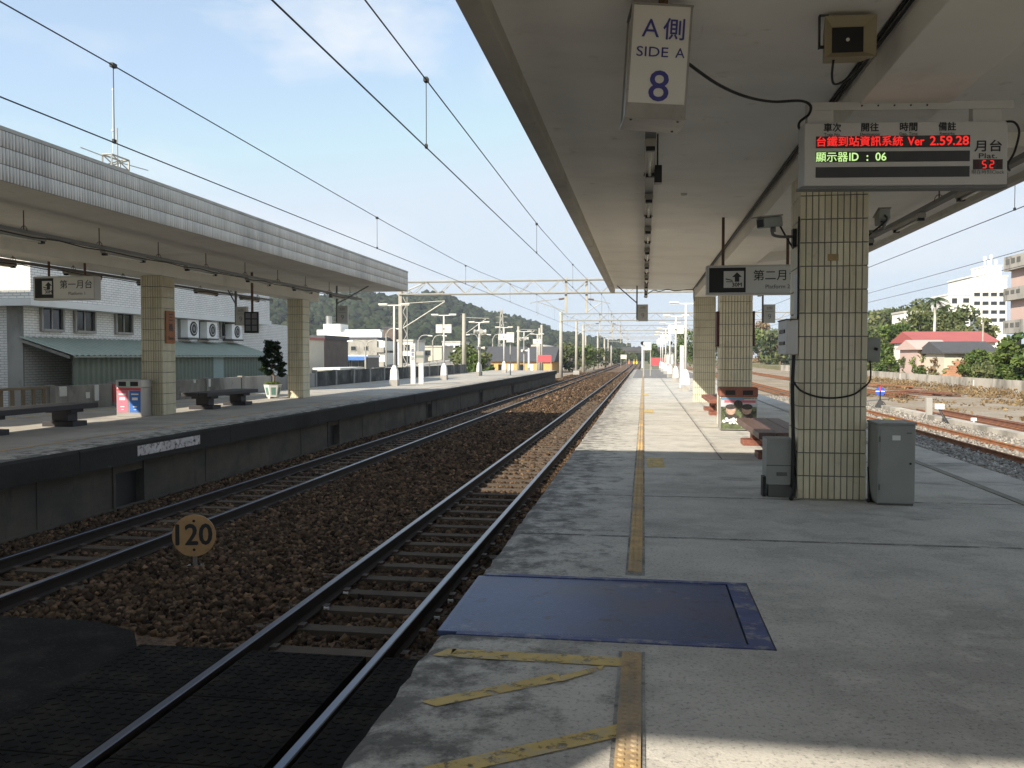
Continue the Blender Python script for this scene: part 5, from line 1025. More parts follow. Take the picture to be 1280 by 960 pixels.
nb = thing('added_shade_building', 'plain grey unseen building added left of the tiled one for shade', 'building', (-28, 10, -1.3))  # unseen block, added to keep the lower tiled wall in shade
b = MB((-28, 10, -1.3)); b.box(-36, -21.2, 3, 17, -1.3, 9.4); b.build('wall', M['grey_conc'], nb); b = MB((-28, 10, -1.3)); b.box(-36.2, -21, 2.8, 17.2, 9.4, 9.6); b.build('roof', M['dark_roof'], nb)
# green corrugated shed
SX = -18.2; ys0 = onx(92, 443, SX).y; ys1 = onx(336, 443, SX).y; zt_ = onx(31, 421, BX).z; ze = 1.60
t = thing('corrugated_shed', 'long green corrugated lean-to shed against the tiled building', 'shed', (-19, (ys0+ys1)/2, -1.3)); o = t.location
def corrug(name, P0, du, dv, nu, amp, nrm, m):
    P0, du, dv, nrm = map(Vector, (P0, du, dv, nrm)); b = MB(o); vs = []; k = nu*2
    for i in range(k+1):
        off = nrm*(amp if i % 4 in (1, 2) else -amp); p = P0 + du*(i/k); vs += [p + off, p + off + dv]
    b.add(vs, [(2*i, 2*i+2, 2*i+3, 2*i+1) for i in range(k)]); return b.build(name, m, t)
corrug('wall_sheet', (SX, ys0, -1.3), (0, ys1-ys0, 0), (0, 0, ze+1.3-.03), int((ys1-ys0)/.14), .018, (1, 0, 0), M['green_sheet'])
corrug('roof_sheet', (SX+.22, ys0-.25, ze-.03), (0, ys1-ys0+.5, 0), (BX-SX-.17, 0, zt_-ze+.03), int((ys1-ys0)/.14), .015, (.3, 0, 1), M['green_roof'])
b = MB(o); b.box(SX+.18, SX+.25, ys0-.25, ys1+.25, ze-.10, ze-.045); b.build('eave_trim', M['green_roof'], t)
b = MB(o); b.ext([(SX, ys0-.2, ze-.14), (SX, ys0-.2, ze-.04), (BX+.03, ys0-.2, zt_-.06), (BX+.03, ys0-.2, zt_-.16)], (0, .06, 0)); b.build('gable_trim', M['grey_conc'], t)
for yy in (ys0+.1, (ys0+ys1)/2, ys1-.1): b = MB(o); b.box(SX-.14, SX-.04, yy, yy+.1, -1.3, ze-.1); b.build('frame_post', M['cab_dark'], t)
yy = ys0 + .62*(ys1-ys0); b = MB(o); b.box(SX+.02, SX+.03, yy, yy+.9, -1.0, ze-.1); b.build('pale_sheet', mat('pale_green_sheet', (0.30, 0.37, 0.34), var=0.1), t)
# antenna on its roof
c = onx(147, 212, -24); t = thing('roof_antenna', 'lattice aerial frame with thin whip masts on the building roof', 'antenna', (c.x, c.y, 8.5)); s_ = c.y
L0 = lambda px, py: onx(px, py, -24) - Vector((c.x, c.y, 8.5))
b = MB(); b.cyl((0, 0, 0), (0, 0, L0(147, 200).z), .05, n=6); b.cyl((0, .02, 0), (0, 0, L0(146, 160).z), .03, n=6); b.build('mast', M['truss'], t)
b = MB(); b.cyl(L0(141, 200), L0(141, 110), .014, n=5); b.obox(L0(141, 163), (.1, .1, .08)); b.obox(L0(141, 112), (.06, .06, .06)); b.build('whip', M['paper'], t)
b = MB(); b.cyl(L0(100, 184), L0(129, 195), .022, n=5); b.cyl(L0(149, 203), L0(185, 213), .022, n=5); b.build('cross_arm', M['truss'], t)
b = MB(); q = [L0(128, 193), L0(150, 201), L0(150, 214), L0(128, 207)]
for dx in (0, .45):
    for i in range(4): b.cyl(q[i] + Vector((dx, 0, 0)), q[(i+1) % 4] + Vector((dx, 0, 0)), .04, n=5)
    b.cyl(q[0] + Vector((dx, 0, 0)), q[2] + Vector((dx, 0, 0)), .03, n=5); b.cyl(q[1] + Vector((dx, 0, 0)), q[3] + Vector((dx, 0, 0)), .03, n=5)
for i in range(4): b.cyl(q[i], q[i] + Vector((.45, 0, 0)), .035, n=5)
b.cyl(q[3], (0, 0, -.02), .04, n=5); b.cyl(q[2], (0, 0, -.02), .04, n=5); b.build('lattice', M['truss'], t)

# ================================================================== FAR LEFT BACKGROUND
def fbuild(name, label, px0, px1, pyt, Y, dep, wm, roofm=None, rooft=.25, wins=(), z0=-1.35, cat='building', group=None, over=.15, winm='glass', pyb=None):
    a = ony(px0, pyt, Y); c = ony(px1, pyt, Y); t = thing(name, label, cat, ((a.x+c.x)/2, Y + dep/2, z0), group=group); o = t.location; zt = ony((px0+px1)/2, pyt, Y).z
    b = MB(o); b.box(a.x, c.x, Y, Y+dep, z0, zt); b.build('wall', M[wm], t)
    if roofm: b = MB(o); b.box(a.x-over, c.x+over, Y-over, Y+dep+over, zt+.001, zt+rooft); b.build('roof', M[roofm], t)
    for (wx0, wx1, wy0, wy1) in wins:
        p = ony(wx0, wy0, Y); q = ony(wx1, wy1, Y); b = MB(o); e = .07
        b.box(p.x-e, p.x, Y-.08, Y+.02, q.z-e, p.z+e); b.box(q.x, q.x+e, Y-.08, Y+.02, q.z-e, p.z+e); b.box(p.x, q.x, Y-.08, Y+.02, p.z, p.z+e); b.box(p.x, q.x, Y-.10, Y+.02, q.z-e, q.z)
        wn = b.build('window', M['frame'], t); b = MB(o); b.box(p.x, q.x, Y-.02, Y+.02, q.z, p.z); b.build('pane', M[winm], wn)
    return t
fbuild('house', 'dark two-storey house behind the left platform pillar, far off', 372, 405, 424, 105, 9, 'brown_wall', 'dark_roof', .5, [(378, 384, 431, 440), (392, 399, 431, 440)])
fbuild('long_white_building', 'long sunlit white building on the far left', 398, 477, 415, 168, 14, 'white_wall', None, wins=[]); 
t = fbuild('white_block', 'bright white upper block behind the grey concrete building', 396, 475, 412, 172, 10, 'white_wall'); 
t = fbuild('white_block', 'small white stair block with a water tank on its roof', 404, 425, 405, 171, 5, 'white_wall'); o = t.location; zz = ony(410, 405, 171).z
b = MB(o); p = ony(408, 405, 171.5); b.cyl((p.x, 173, zz), (p.x, 173, zz+1.7), .65, n=14); b.build('water_tank', M['steel_bin'], t)
t = fbuild('concrete_building', 'weathered grey concrete building with balconies on the far left', 424, 471, 424, 150, 9, 'grey_conc', 'dark_roof', .35, [(426, 430, 433, 438), (439, 445, 433, 438), (455, 460, 433, 438), (438, 444, 447, 453)]); o = t.location
for py0, py1 in ((426, 438), (441, 456)):
    p = ony(471.5, py0, 150); q = ony(480, py1, 150); b = MB(o); b.box(p.x, q.x, 150.4, 156, q.z, p.z); b.build('balcony_recess', M['white_wall'], t); b = MB(o); b.box(p.x, q.x, 149.8, 150.395, q.z-.35, q.z+.55); b.build('balcony', M['grey_conc'], t)
fbuild('house', 'brown brick house right of the grey concrete building', 479, 492, 411, 158, 8, 'brown_wall', 'dark_roof', .4, [(482, 486, 421, 430), (482, 486, 441, 450)])
t = fbuild('house', 'pale house with dark balconies right of the lattice mast', 497, 516, 427, 140, 8, 'white_wall', 'fascia_edge', .35, [(499, 504, 431, 438), (506, 512, 431, 438), (501, 512, 445, 454)])
t = fbuild('shop', 'low shop with a bright blue awning on the far left', 420, 459, 447, 128, 6, 'cab_dark', 'white_wall', .4, [(430, 437, 451, 460), (440, 448, 451, 460)]); o = t.location
p = ony(422, 445, 127.9); q = ony(455, 449.5, 126); b = MB(o); b.ext([(p.x, 127.95, p.z), (p.x, 127.95, p.z-.12), (p.x, 126.2, q.z-.1), (p.x, 126.2, q.z)], (q.x-p.x, 0, 0)); b.build('awning', M['blue_awn'], t)
fbuild('low_shed', 'low white shed roof at the foot of the fence, far left', 393, 424, 462, 92, 8, 'white_wall', 'white_wall', .2)
fbuild('small_house', 'small low house with an orange tiled edge behind the potted pine', 316, 372, 424, 92, 8, 'cream_wall', 'red_roof', .25, [(326, 332, 428, 434)])
fbuild('low_building', 'low brownish building beyond the ramp road', 515, 552, 434, 165, 10, 'cream_wall', 'fascia_edge', .3, [(520, 526, 438, 444), (532, 538, 438, 444)])
fbuild('apartment_block', 'pale block with grid windows behind the second left lamp post', 553, 575, 428, 190, 10, 'white_wall', 'fascia_edge', .3, [(555, 559, 432, 437), (562, 566, 432, 437), (569, 573, 432, 437)])
# warehouse
Y_ = 128; p = ony(604, 452, Y_); q = ony(690, 440, Y_)
t = thing('warehouse', 'dark-roofed warehouse with an orange wall past the left platform', 'warehouse', ((p.x+q.x)/2, Y_+6, -1.3)); o = t.location
b = MB(o); b.box(p.x, q.x, Y_, Y_+14, -1.3, p.z); b.build('wall', M['orange_wall'], t)
b = MB(o); b.ext([(p.x-.4, Y_-.4, p.z), (p.x-.4, Y_+7, q.z+.9), (p.x-.4, Y_+14.4, p.z)], (q.x-p.x+.8, 0, 0)); b.build('roof', M['dark_roof'], t)
for k in range(6): xx = p.x + .8 + k*1.5; b = MB(o); b.box(xx, xx+.8, Y_-.05, Y_+.02, p.z-1.3, p.z-.4); b.build('window', M['white_metal'] if k in (2, 4) else M['glass'], t)
Y_ = 185; p = ony(648, 440, Y_); q = ony(695, 430, Y_); t = thing('warehouse', 'cream arched-roof hall behind the dark-roofed warehouse', 'warehouse', ((p.x+q.x)/2, Y_+8, -1.3)); o = t.location
b = MB(o); b.box(p.x, q.x, Y_, Y_+18, -1.3, p.z); b.build('wall', M['cream_wall'], t); n = 9
b = MB(o); b.ext([((p.x-.3) + (q.x-p.x+.6)*i/n, Y_-.2, p.z + (q.z-p.z)*math.sin(math.pi*i/n)) for i in range(n+1)], (0, 18.4, 0)); b.build('roof', M['fascia_edge'], t)
# ramp road with railing
t = thing('ramp_road', 'concrete ramp road with a railing behind the boundary fence', 'ramp', (-22, 80, -1.3)); o = t.location
b = MB(o); b.ext([(-21, 50, -1.3), (-21, 50, -.5), (-21, 118, 1.15), (-21, 118, -1.3)], (-5, 0, 0)); b.build('ramp', M['grey_conc'], t)
for k in range(23):
    yy = 50.5 + k*3; zz = -.5 + 1.65*(yy-50)/68; b = MB(o); b.box(-21.15, -21.001, yy, yy+.12, zz-.1, zz+.75); b.build('railing_post', M['fence_post'], t)
for dz in (.40, .70): b = MB(o); b.cyl((-21.08, 50.5, -.5+dz), (-21.08, 117, -.5+1.65*67/68+dz), .035, n=5); b.build('railing_bar', M['fence_post'], t)
# street lamps beyond
for i, (px, pyt, Y_, arms) in enumerate(((457, 427, 100, 2), (523, 419, 130, 1), (541, 419, 132, 1), (598, 417, 150, 2), (616, 417, 152, 1), (483, 411, 120, 1))):
    p = ony(px, 470, Y_); tz = ony(px, pyt+6, Y_).z + 1.3; t = thing('street_lamp', f'{ORD[i]} grey street lamp beyond the boundary fence, counting along', 'street lamp', (p.x, Y_, -1.3), group='street lamps beyond the fence')
    MB().cyl((0, 0, 0), (0, 0, tz), .14, .09, 8).build('pole', M['truss'], t)
    for a in range(arms):
        d = 1 if a == 0 else -1
        b = MB(); b.tube(smoothpath([(0, 0, tz-.2), (d*.4, 0, tz+.55), (d*1.1, 0, tz+.75), (d*1.7, 0, tz+.7)], 4), .06, 6); b.build('arm', M['truss'], t); MB().obox((d*1.9, 0, tz+.66), (.7, .25, .14), (0, .1*d, 0)).build('lamp_head', M['white_metal'], t)
# pylon on the hill
p = ony(627, 425, 380); t = thing('pylon', 'faint lattice power pylon against the wooded hill', 'pylon', (p.x, 380, 2)); h_ = ony(627, 387, 380).z - 2; b = MB()
for sx in (-1, 1):
    for sy in (-1, 1): b.cyl((sx*1.6, sy*1.6, 0), (sx*.35, sy*.35, h_), .14, n=4)
for k in range(7):
    z0_, z1_ = h_*k/7, h_*(k+1)/7; w0, w1 = 1.6-1.25*k/7, 1.6-1.25*(k+1)/7
    for sy in (-1, 1): b.cyl((-w0, sy*w0, z0_), (w1, sy*w1, z1_), .09, n=4); b.cyl((w0, sy*w0, z0_), (-w1, sy*w1, z1_), .09, n=4)
b.build('lattice', M['truss'], t)
for z in (.72, .84, .96): MB().cyl((-2.6, 0, h_*z), (2.6, 0, h_*z), .11, n=4).build('cross_arm', M['truss'], t)

# ------------------------------------------------------------------ wooded hill
RID = [(-150, 340), (150, 352), (330, 366), (420, 368), (500, 366), (550, 369), (582, 377), (622, 390), (660, 402), (690, 410), (725, 417), (747, 424), (767, 429), (790, 434), (830, 440)]
us = np.linspace(-150, 830, 90); rows_ = []
for px in us:
    py = float(np.interp(px, [r[0] for r in RID], [r[1] for r in RID])); D = 380 + 420*(px+150)/980; d = ray(px, HY); d2 = Vector((d.x, d.y)).normalized()
    hz = 1.55 + (HY-py-3)*D/F + 2.2*math.sin(px*.06) - 3.0
    rows_.append([(d2.x*D*f, d2.y*D*f, -1.3 + (hz+1.3)*hf) for f, hf in ((.58, 0), (.68, .18), (.78, .43), (.88, .72), (.96, .94), (1.0, 1.0), (1.15, .9))])
nv = 7; V = np.array(rows_).reshape(-1, 3); Fc = np.array([[i*nv+k, (i+1)*nv+k, (i+1)*nv+k+1, i*nv+k+1] for i in range(len(us)-1) for k in range(nv-1)])
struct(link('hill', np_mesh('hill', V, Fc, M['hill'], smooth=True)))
def crowns(name, P, S, m, seed, sub=2):
    r = np.random.default_rng(seed); bm = bmesh.new(); bmesh.ops.create_icosphere(bm, subdivisions=sub, radius=1); bm.verts.ensure_lookup_table()
    v0 = np.array([v.co[:] for v in bm.verts]); f0 = np.array([[v.index for v in f.verts] for f in bm.faces]); bm.free(); keep = v0[:, 2] > -.75; n = len(P); k = len(v0)
    protos = v0[None]*(1 + .26*r.normal(size=(24, k, 1)))
    K = protos[r.integers(0, 24, n)]; a = r.uniform(0, 6.28, n); ca, sa = np.cos(a)[:, None], np.sin(a)[:, None]
    X = K[:, :, 0]*ca - K[:, :, 1]*sa; Y = K[:, :, 0]*sa + K[:, :, 1]*ca
    Vv = np.stack([X, Y, K[:, :, 2]*r.uniform(.75, 1.15, n)[:, None]], -1)*S[:, None, None] + P[:, None, :]
    Fc = (f0[None] + k*np.arange(n)[:, None, None]).reshape(-1, 3); tn = np.clip(r.beta(1.4, 2.0, n), 0, 1)
    return np_mesh(name, Vv.reshape(-1, 3), Fc, m, np.repeat(tn, len(f0)))
r = np.random.default_rng(8); n = 9000; ui = r.uniform(20, 88.9, n); vi = r.uniform(0.1, 5.2, n); G = np.array(rows_)
i0 = ui.astype(int); fu = (ui-i0)[:, None]; k0 = vi.astype(int); fv = (vi-k0)[:, None]
P_ = (G[i0, k0]*(1-fu) + G[i0+1, k0]*fu)*(1-fv) + (G[i0, k0+1]*(1-fu) + G[i0+1, k0+1]*fu)*fv
S_ = r.uniform(1.1, 2.7, n)*(0.8+0.6*r.random(n)**3)*(1 + .3*(ui/88)); P_[:, 2] += S_*.45
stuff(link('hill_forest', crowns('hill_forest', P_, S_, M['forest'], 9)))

# ------------------------------------------------------------------ far overpass at the end of the line
Y_ = 330; p = ony(690, 434, Y_); q = ony(900, 437, Y_); t = thing('road_overpass', 'dark road overpass crossing the tracks in the distance', 'overpass', (0, Y_, -1.3)); o = t.location
b = MB(o); b.box(p.x-20, q.x+10, Y_, Y_+12, p.z-2.1, p.z-.9); b.build('deck', mat('dark_bridge', (0.07, 0.068, 0.066), rough=0.9, var=0.2), t); b = MB(o); b.box(p.x-20, q.x+10, Y_-.2, Y_-.001, p.z-1.5, p.z); b.build('parapet', M['dark_roof'], t)
for px in (712, 756, 822, 862): c = ony(px, 450, Y_); b = MB(o); b.box(c.x-1, c.x+1, Y_+2, Y_+9, -1.3, p.z-2.1); b.build('pier', M['cab_dark'], t)
# ------------------------------------------------------------------ trees
def tree(name, label, cat, x, y, z, h, w_, m, n, seed, lsize=.22, trunk=.16, blobs=None, low=.25, group=None):
    rr_ = random.Random(seed); t = thing(name, label, cat, (x, y, z), group=group); b = MB(t.location)
    top = Vector((x + rr_.uniform(-.1, .1)*h, y, z + h*.62)); tr = smoothpath([(x, y, z), (x + rr_.uniform(-.05, .05)*h, y, z + h*.3), top], 4); b.tube(tr, [trunk*(1 - .65*i/(len(tr)-1)) for i in range(len(tr))], 7)
    bl = []
    for i in range(blobs or 16):
        a = rr_.uniform(0, 6.28); f = rr_.random()**.5; hz = z + h*(low + (1-low)*rr_.random()*.92); taper = math.sqrt(max(.12, 1 - ((hz - z)/h - .5)**2*3.2)); rx = w_*.5*f*.8*taper
        q = Vector((x + rx*math.cos(a), y + rx*math.sin(a), hz)); rb = w_*rr_.uniform(.11, .22); bl.append((q.x, q.y, q.z, rb, rb, rb*rr_.uniform(.6, .9)))
        if i < 9: st = tr[min(len(tr)-1, 3 + i % 5)]; b.cyl(st, q, trunk*.35, trunk*.10, 5)
    b.build('trunk', M['bark'], t); foliage('crown', bl, n, lsize, seed, M[m], t); return t
def at(px, Y_): return ony(px, 460, Y_).x
for i, (px, Y_, h, w_, m) in enumerate(((590, 96, 3.9, 4.2, 'leaf_dull'), (600, 92, 3.0, 3.0, 'leaf'), (582, 100, 4.4, 3.6, 'leaf_dull'), (712, 140, 4.8, 5.5, 'leaf_dull'), (728, 150, 4.6, 6, 'leaf'), (742, 160, 4.2, 6, 'leaf_dull'), (696, 150, 3.6, 4, 'leaf'), (760, 230, 5.0, 8, 'leaf_dark'), (778, 260, 5, 8, 'leaf_dull'), (815, 230, 6, 7, 'leaf'), (845, 180, 8.5, 8, 'leaf_dull'), (868, 150, 7.5, 7, 'leaf'), (882, 140, 6.5, 6, 'leaf_dull'))):
    tree('far_tree', f'{ORD[i] if i < 12 else "thirteenth"} small green tree seen down the line, counting from the left', 'tree', at(px, Y_), Y_, -1.3, h, w_, m, 900, 30+i, .26, .12, group='small trees down the line')
# ================================================================== RIGHT YARD
WX = 26.3; t = thing('yard_wall', 'long stained concrete wall at the back of the yard', 'wall', (WX, 60, -1.3)); o = t.location
y = 30
while y < 170: b = MB(o); b.box(WX, WX+.3, y, y+5.985, -1.3, -.20 + random.uniform(-.015, .015)); b.build('panel', M['yard_wall'], t); y += 6
for px, py in ((1125, 471), (1217, 480)): p = onx(px, py, WX-.003); b = MB(o); b.box(WX-.006, WX-.001, p.y-.10, p.y+.10, p.z-.33, p.z+.33); b.build('white_mark', M['paper'], t)
struct(MB().box(26.65, 200, 20, 400, -1.30, -.55).build('bank', mat('bank_earth', (0.15, 0.14, 0.07), rough=1, var=0.4, scale=0.5)))
t = thing('cable_trough', 'low pale concrete cable trough beside the rusty track', 'cable trough', (12.6, 30, YG-.08)); o = t.location; y = 16
while y < 48.3: b = MB(o); b.box(12.4, 12.85, y, y+1.185, YG-.08, YG+.20); b.build('segment', M['yard_wall'], t); y += 1.2
c = onz(1100, 511, YG); t = thing('switch_stand', 'black switch stand with a round blue and red disc in the yard', 'switch stand', c, (0, 0, R(-10)))
b = MB(); b.add([(-.30, -.25, 0), (.30, -.25, 0), (.30, .25, 0), (-.30, .25, 0), (-.08, -.07, .45), (.08, -.07, .45), (.08, .07, .45), (-.08, .07, .45)], [(0,1,5,4),(1,2,6,5),(2,3,7,6),(3,0,4,7),(4,5,6,7)]); b.build('base', M['black'], t)
MB().box(-.42, .42, -.34, .34, -.02, .06).build('foot_plate', M['cab_dark'], t); MB().cyl((0, 0, .4), (0, 0, .95), .035, n=8).build('spindle', M['black'], t); b = MB(); b.tube(smoothpath([(.08, 0, .42), (.22, 0, .3), (.30, 0, .08)], 4), .022, 6); b.build('lever', M['black'], t)
MB().cyl((0, .0, .93), (0, .02, .93), .235, n=24).build('disc', M['signal_blue'], t); MB().box(-.22, .22, -.004, -.0005, .905, .955).build('white_bar', M['paper'], t); MB().box(-.025, .025, -.008, -.0045, .68, 1.2).build('red_bar', M['signal_red'], t)
c = onz(1161, 524, YG); t = thing('track_post', 'short square grey concrete post beside the cable trough', 'post', c); MB().box(-.125, .125, -.1, .1, 0, .95).build('post', M['grey_conc'], t, bev=.015); b = MB(); b.cyl((-.3, .05, 0), (-.1, .05, .3), .03, n=6); b.build('brace', M['grey_conc'], t)
c = onz(1184, 531, YG); t = thing('point_box', 'white box on a bent black stand in the yard', 'equipment box', c); b = MB(); b.cyl((0, 0, 0), (-.22, .3, .62), .035, n=6); b.cyl((.12, .1, 0), (-.22, .3, .62), .03, n=6); b.build('stand', M['black'], t); MB().box(-.36, -.06, .16, .42, .62, .84).build('box', M['white_metal'], t, bev=.01)
c = onz(1217, 533, YG); t = thing('marker_stub', 'tiny white marker stub near the cable trough', 'marker', c); MB().cyl((0, 0, 0), (0, 0, .22), .04, n=6).build('stem', M['white_metal'], t); MB().box(-.09, .09, -.06, .06, .22, .34).build('cap', M['white_metal'], t)
c = onz(1129, 527, YR); t = thing('derail_block', 'small bright yellow derail block on the rusty track', 'derail', (TC3-.5665+.08, c.y, YR-.155)); b = MB(); b.ext([(-.2, -.35, .15), (-.2, .35, .15), (-.2, .25, .27), (-.2, -.2, .27)], (.34, 0, 0)); b.build('block', M['hyellow'], t, bev=.02); MB().box(.14, .5, -.15, .15, -.02, .12).build('hinge', M['hyellow'], t)
# loose rails
k = 0
for (xx, ya, yb, zz, mm) in ((13.3, 23, 47.0, 0, 'rail_rust_dark'), (13.55, 23.5, 46.0, 0, 'rail_rust'), (13.8, 22, 45.5, 0, 'rail_rust_dark'), (14.08, 23, 44.0, 0, 'rail_rust_dark'), (14.35, 22, 41.0, 0, 'rail_rust'), (13.66, 24, 43, .156, 'rail_rust_dark'), (13.95, 22, 39, .156, 'rail_rust_dark'), (15.6, 24, 36, 0, 'rail_rust_dark'), (15.9, 24, 35.5, 0, 'rail_rust'), (16.2, 24, 36.2, 0, 'rail_rust_dark')):
    b = MB((xx, ya, YG)); rail_mesh(b, xx, YG + .156 + zz, ya, yb); o = b.build('loose_rail', [M[mm], M[mm]]); o.location = (xx, ya, YG); o.rotation_euler = (0, 0, R(random.uniform(-.5, .5)))
    tag(o, f'{ORD[k]} loose rusty rail of the piles lying in the yard, from the trough', 'rail', 'loose rails in the yard'); k += 1
for i, (px0, py0, px1, py1, m, lb) in enumerate(((1082, 483, 1150, 487, 'rail_rust', 'yellow-brown pile of rails along the foot of the yard wall'), (1110, 490, 1200, 497, 'rail_rust_dark', 'dark rusty pile of rails and sleepers in front of the wall'))):
    a = onz(px0, py0, YG); c = onz(px1, py1, YG); t = thing('rail_pile', lb, 'rail pile', (a+c)/2); dv = (c-a).normalized(); nrm = Vector((-dv.y, dv.x, 0))
    for k in range(9):
        q0 = a + nrm*(.28*(k % 5)-.5) + dv*random.uniform(0, 1.5) + Vector((0, 0, .08 + .16*(k//5))); q1 = c + nrm*(.28*(k % 5)-.5) - dv*random.uniform(0, 2.5) + Vector((0, 0, .08 + .16*(k//5)))
        b = MB(t.location); b.tube([q0, q1], .055, 4); b.build('bar', M[m if (k+i) % 3 else 'rail_rust_dark'], t)
# dry weeds and grass along the wall and the rail piles
wb = [(RNG.uniform(20.5, 26.1), RNG.uniform(44, 115), YG+.10, .9, 1.6, .16) for _ in range(90)] + [(25.9, 40 + i*.9, YG+.22, .45, .8, .30) for i in range(85)] + [(RNG.uniform(15, 19), RNG.uniform(30, 80), YG+.05, .7, 1.4, .09) for _ in range(40)]
V, Fc, tn = leaf_cloud(wb, 9000, .10, 44); stuff(link('dry_weeds', np_mesh('dry_weeds', V, Fc, M['leaf_dry'], tn)))
gw = [(27.6 + RNG.uniform(-.5, 4), 40 + i*.8, -.45, .9, 1.1, .45) for i in range(100)]
V, Fc, tn = leaf_cloud(gw, 13000, .13, 45); stuff(link('bank_undergrowth', np_mesh('bank_undergrowth', V, Fc, M['leaf_dull'], tn)))
# right hand trees, shrubs, palm
gr = 'trees and shrubs behind the yard wall'
tree('broadleaf_tree', 'large bright green rounded tree right of the nearest pillar', 'tree', *onx(1120, 460, 31)[:2], -.6, 5.9, 6.2, 'leaf', 6500, 70, .24, .2, 44, .05, gr)
tree('broadleaf_tree', 'darker green tree left part, just peeking right of the pillar', 'tree', *onx(1094, 460, 33)[:2], -.6, 6.2, 6.0, 'leaf_dull', 3500, 71, .24, .18, 30, .1, gr)
tree('broadleaf_tree', 'mixed green tree behind the red-roofed house, left half', 'tree', at(1150, 118), 118, -.6, 7.8, 8, 'leaf_dull', 2400, 72, .3, .2, 22, .2, gr)
tree('broadleaf_tree', 'dull green tree behind the red-roofed house, right half', 'tree', at(1190, 122), 122, -.6, 8.2, 11, 'leaf_dull', 3400, 73, .32, .2, 26, .2, gr)
tree('broadleaf_tree', 'thin green tree in front of the white apartment block', 'tree', at(1215, 116), 116, -.6, 7.0, 7, 'leaf_dull', 1800, 74, .3, .2, 18, .2, gr)
tree('broadleaf_tree', 'leafy tree below the pink balconied building', 'tree', at(1266, 70), 70, -.6, 3.9, 3.4, 'leaf', 2000, 75, .2, .12, 20, .1, gr)
for i, (px, X_, h, w_, m, n, lb) in enumerate(((1090, 28.0, 1.7, 2.6, 'leaf_dull', 1300, 'low shrub above the yard wall beside the pillar'), (1112, 28.2, 1.9, 3.2, 'leaf', 1500, 'green shrub at the foot of the large tree'), (1140, 28.0, 2.0, 3.0, 'leaf_dull', 1500, 'dull shrub at the foot of the palm, left'), (1160, 28.4, 2.4, 3.6, 'leaf', 1700, 'bushy shrub in front of the palm trunk'), (1178, 28.2, 1.9, 2.6, 'leaf_dry', 700, 'dry brownish bush left of the broken brick wall'),
        (1203, 29.5, 2.6, 3.0, 'leaf_dry', 500, 'thin dry bush over the broken brick wall'), (1222, 28.6, 2.6, 3.0, 'leaf', 2300, 'dense bright green bush right of the broken brick wall'), (1240, 28.0, 1.7, 3.4, 'leaf_dull', 1500, 'low dull shrub along the right part of the wall'), (1258, 28.0, 1.8, 3.0, 'leaf_dull', 1400, 'low shrub under the pink building'), (1277, 28.0, 1.9, 3.2, 'leaf', 1400, 'shrub above the wall at the right edge of view'), (1196, 28.0, 1.3, 2.4, 'leaf_dull', 700, 'short shrub just behind the wall by the broken bricks'))):
    q = onx(px, 470, X_); tree('shrub', lb, 'shrub', q.x, q.y, -.6, h, w_, m, n, 90+i, .15, .05, 20, .05, gr)
for i, (px, X_, h, w_, m, lb) in enumerate(((1150, 30.5, 2.3, 3.4, 'leaf', 'bush hiding the pink shed wall, left'), (1172, 31, 2.5, 3.2, 'leaf_dull', 'bush in front of the pink shed, right of the palm trunk'), (1186, 30, 2.1, 2.6, 'leaf', 'bush left of the grey-roofed shed'), (1210, 31.5, 2.3, 3.2, 'leaf_dull', 'bush in front of the grey-roofed shed'), (1236, 30.5, 2.2, 3.4, 'leaf_dull', 'bush right of the grey-roofed shed'), (1252, 32, 3.0, 3.6, 'leaf', 'taller bush below the white apartments'))):
    q = onx(px, 470, X_); tree('shrub', lb, 'shrub', q.x, q.y, -.6, h, w_, m, 1700, 180+i, .16, .05, 22, .05, gr)
for i, (px, X_, Y_) in enumerate(((955, 30, 0), (975, 33, 0), (940, 33, 0))):
    q = onx(px, 460, X_); tree('broadleaf_tree', ('green tree seen between the pillars above the striped mast foot', 'second green tree seen between the pillars, behind', 'brownish tree seen between the pillars, left of the striped mast')[i], 'tree', q.x, q.y, -.6, (10.5, 8.5, 14)[i], 12, ('leaf', 'leaf_dull', 'leaf_dry')[i], 1800, 120+i, .5, .2, 22, .05, gr)
for i, (px, h) in enumerate(((1095, 13), (1120, 13.5), (1135, 15), (1108, 14.5), (1160, 12.5), (1178, 12), (1085, 11))):
    tree('ridge_tree', f'{ORD[i]} hazy dark tree on the skyline right of the pillar, mixed order', 'tree', at(px, 215), 215, -.6, h, 11, 'leaf_dull', 1300, 140+i, .55, .3, 16, .2, 'skyline trees on the right')
q = onx(1168, 445, 34); t = thing('palm_tree', 'slim palm tree with a pale trunk above the red roof', 'palm', (q.x, q.y, -.6)); o = t.location; hz = ony(1168, 384, q.y).z
b = MB(o); b.tube([(q.x, q.y, -.6), (q.x-.04, q.y, hz*.5), (q.x, q.y, hz)], [.2, .17, .13], 8); b.build('trunk', mat('palm_trunk', (0.45, 0.42, 0.36), var=0.2, scale=3), t, smooth=True)
b = MB(o); b.tube([(q.x, q.y, hz), (q.x, q.y, hz+.9)], [.14, .07], 7); b.build('crown_shaft', M['leaf_dull'], t)
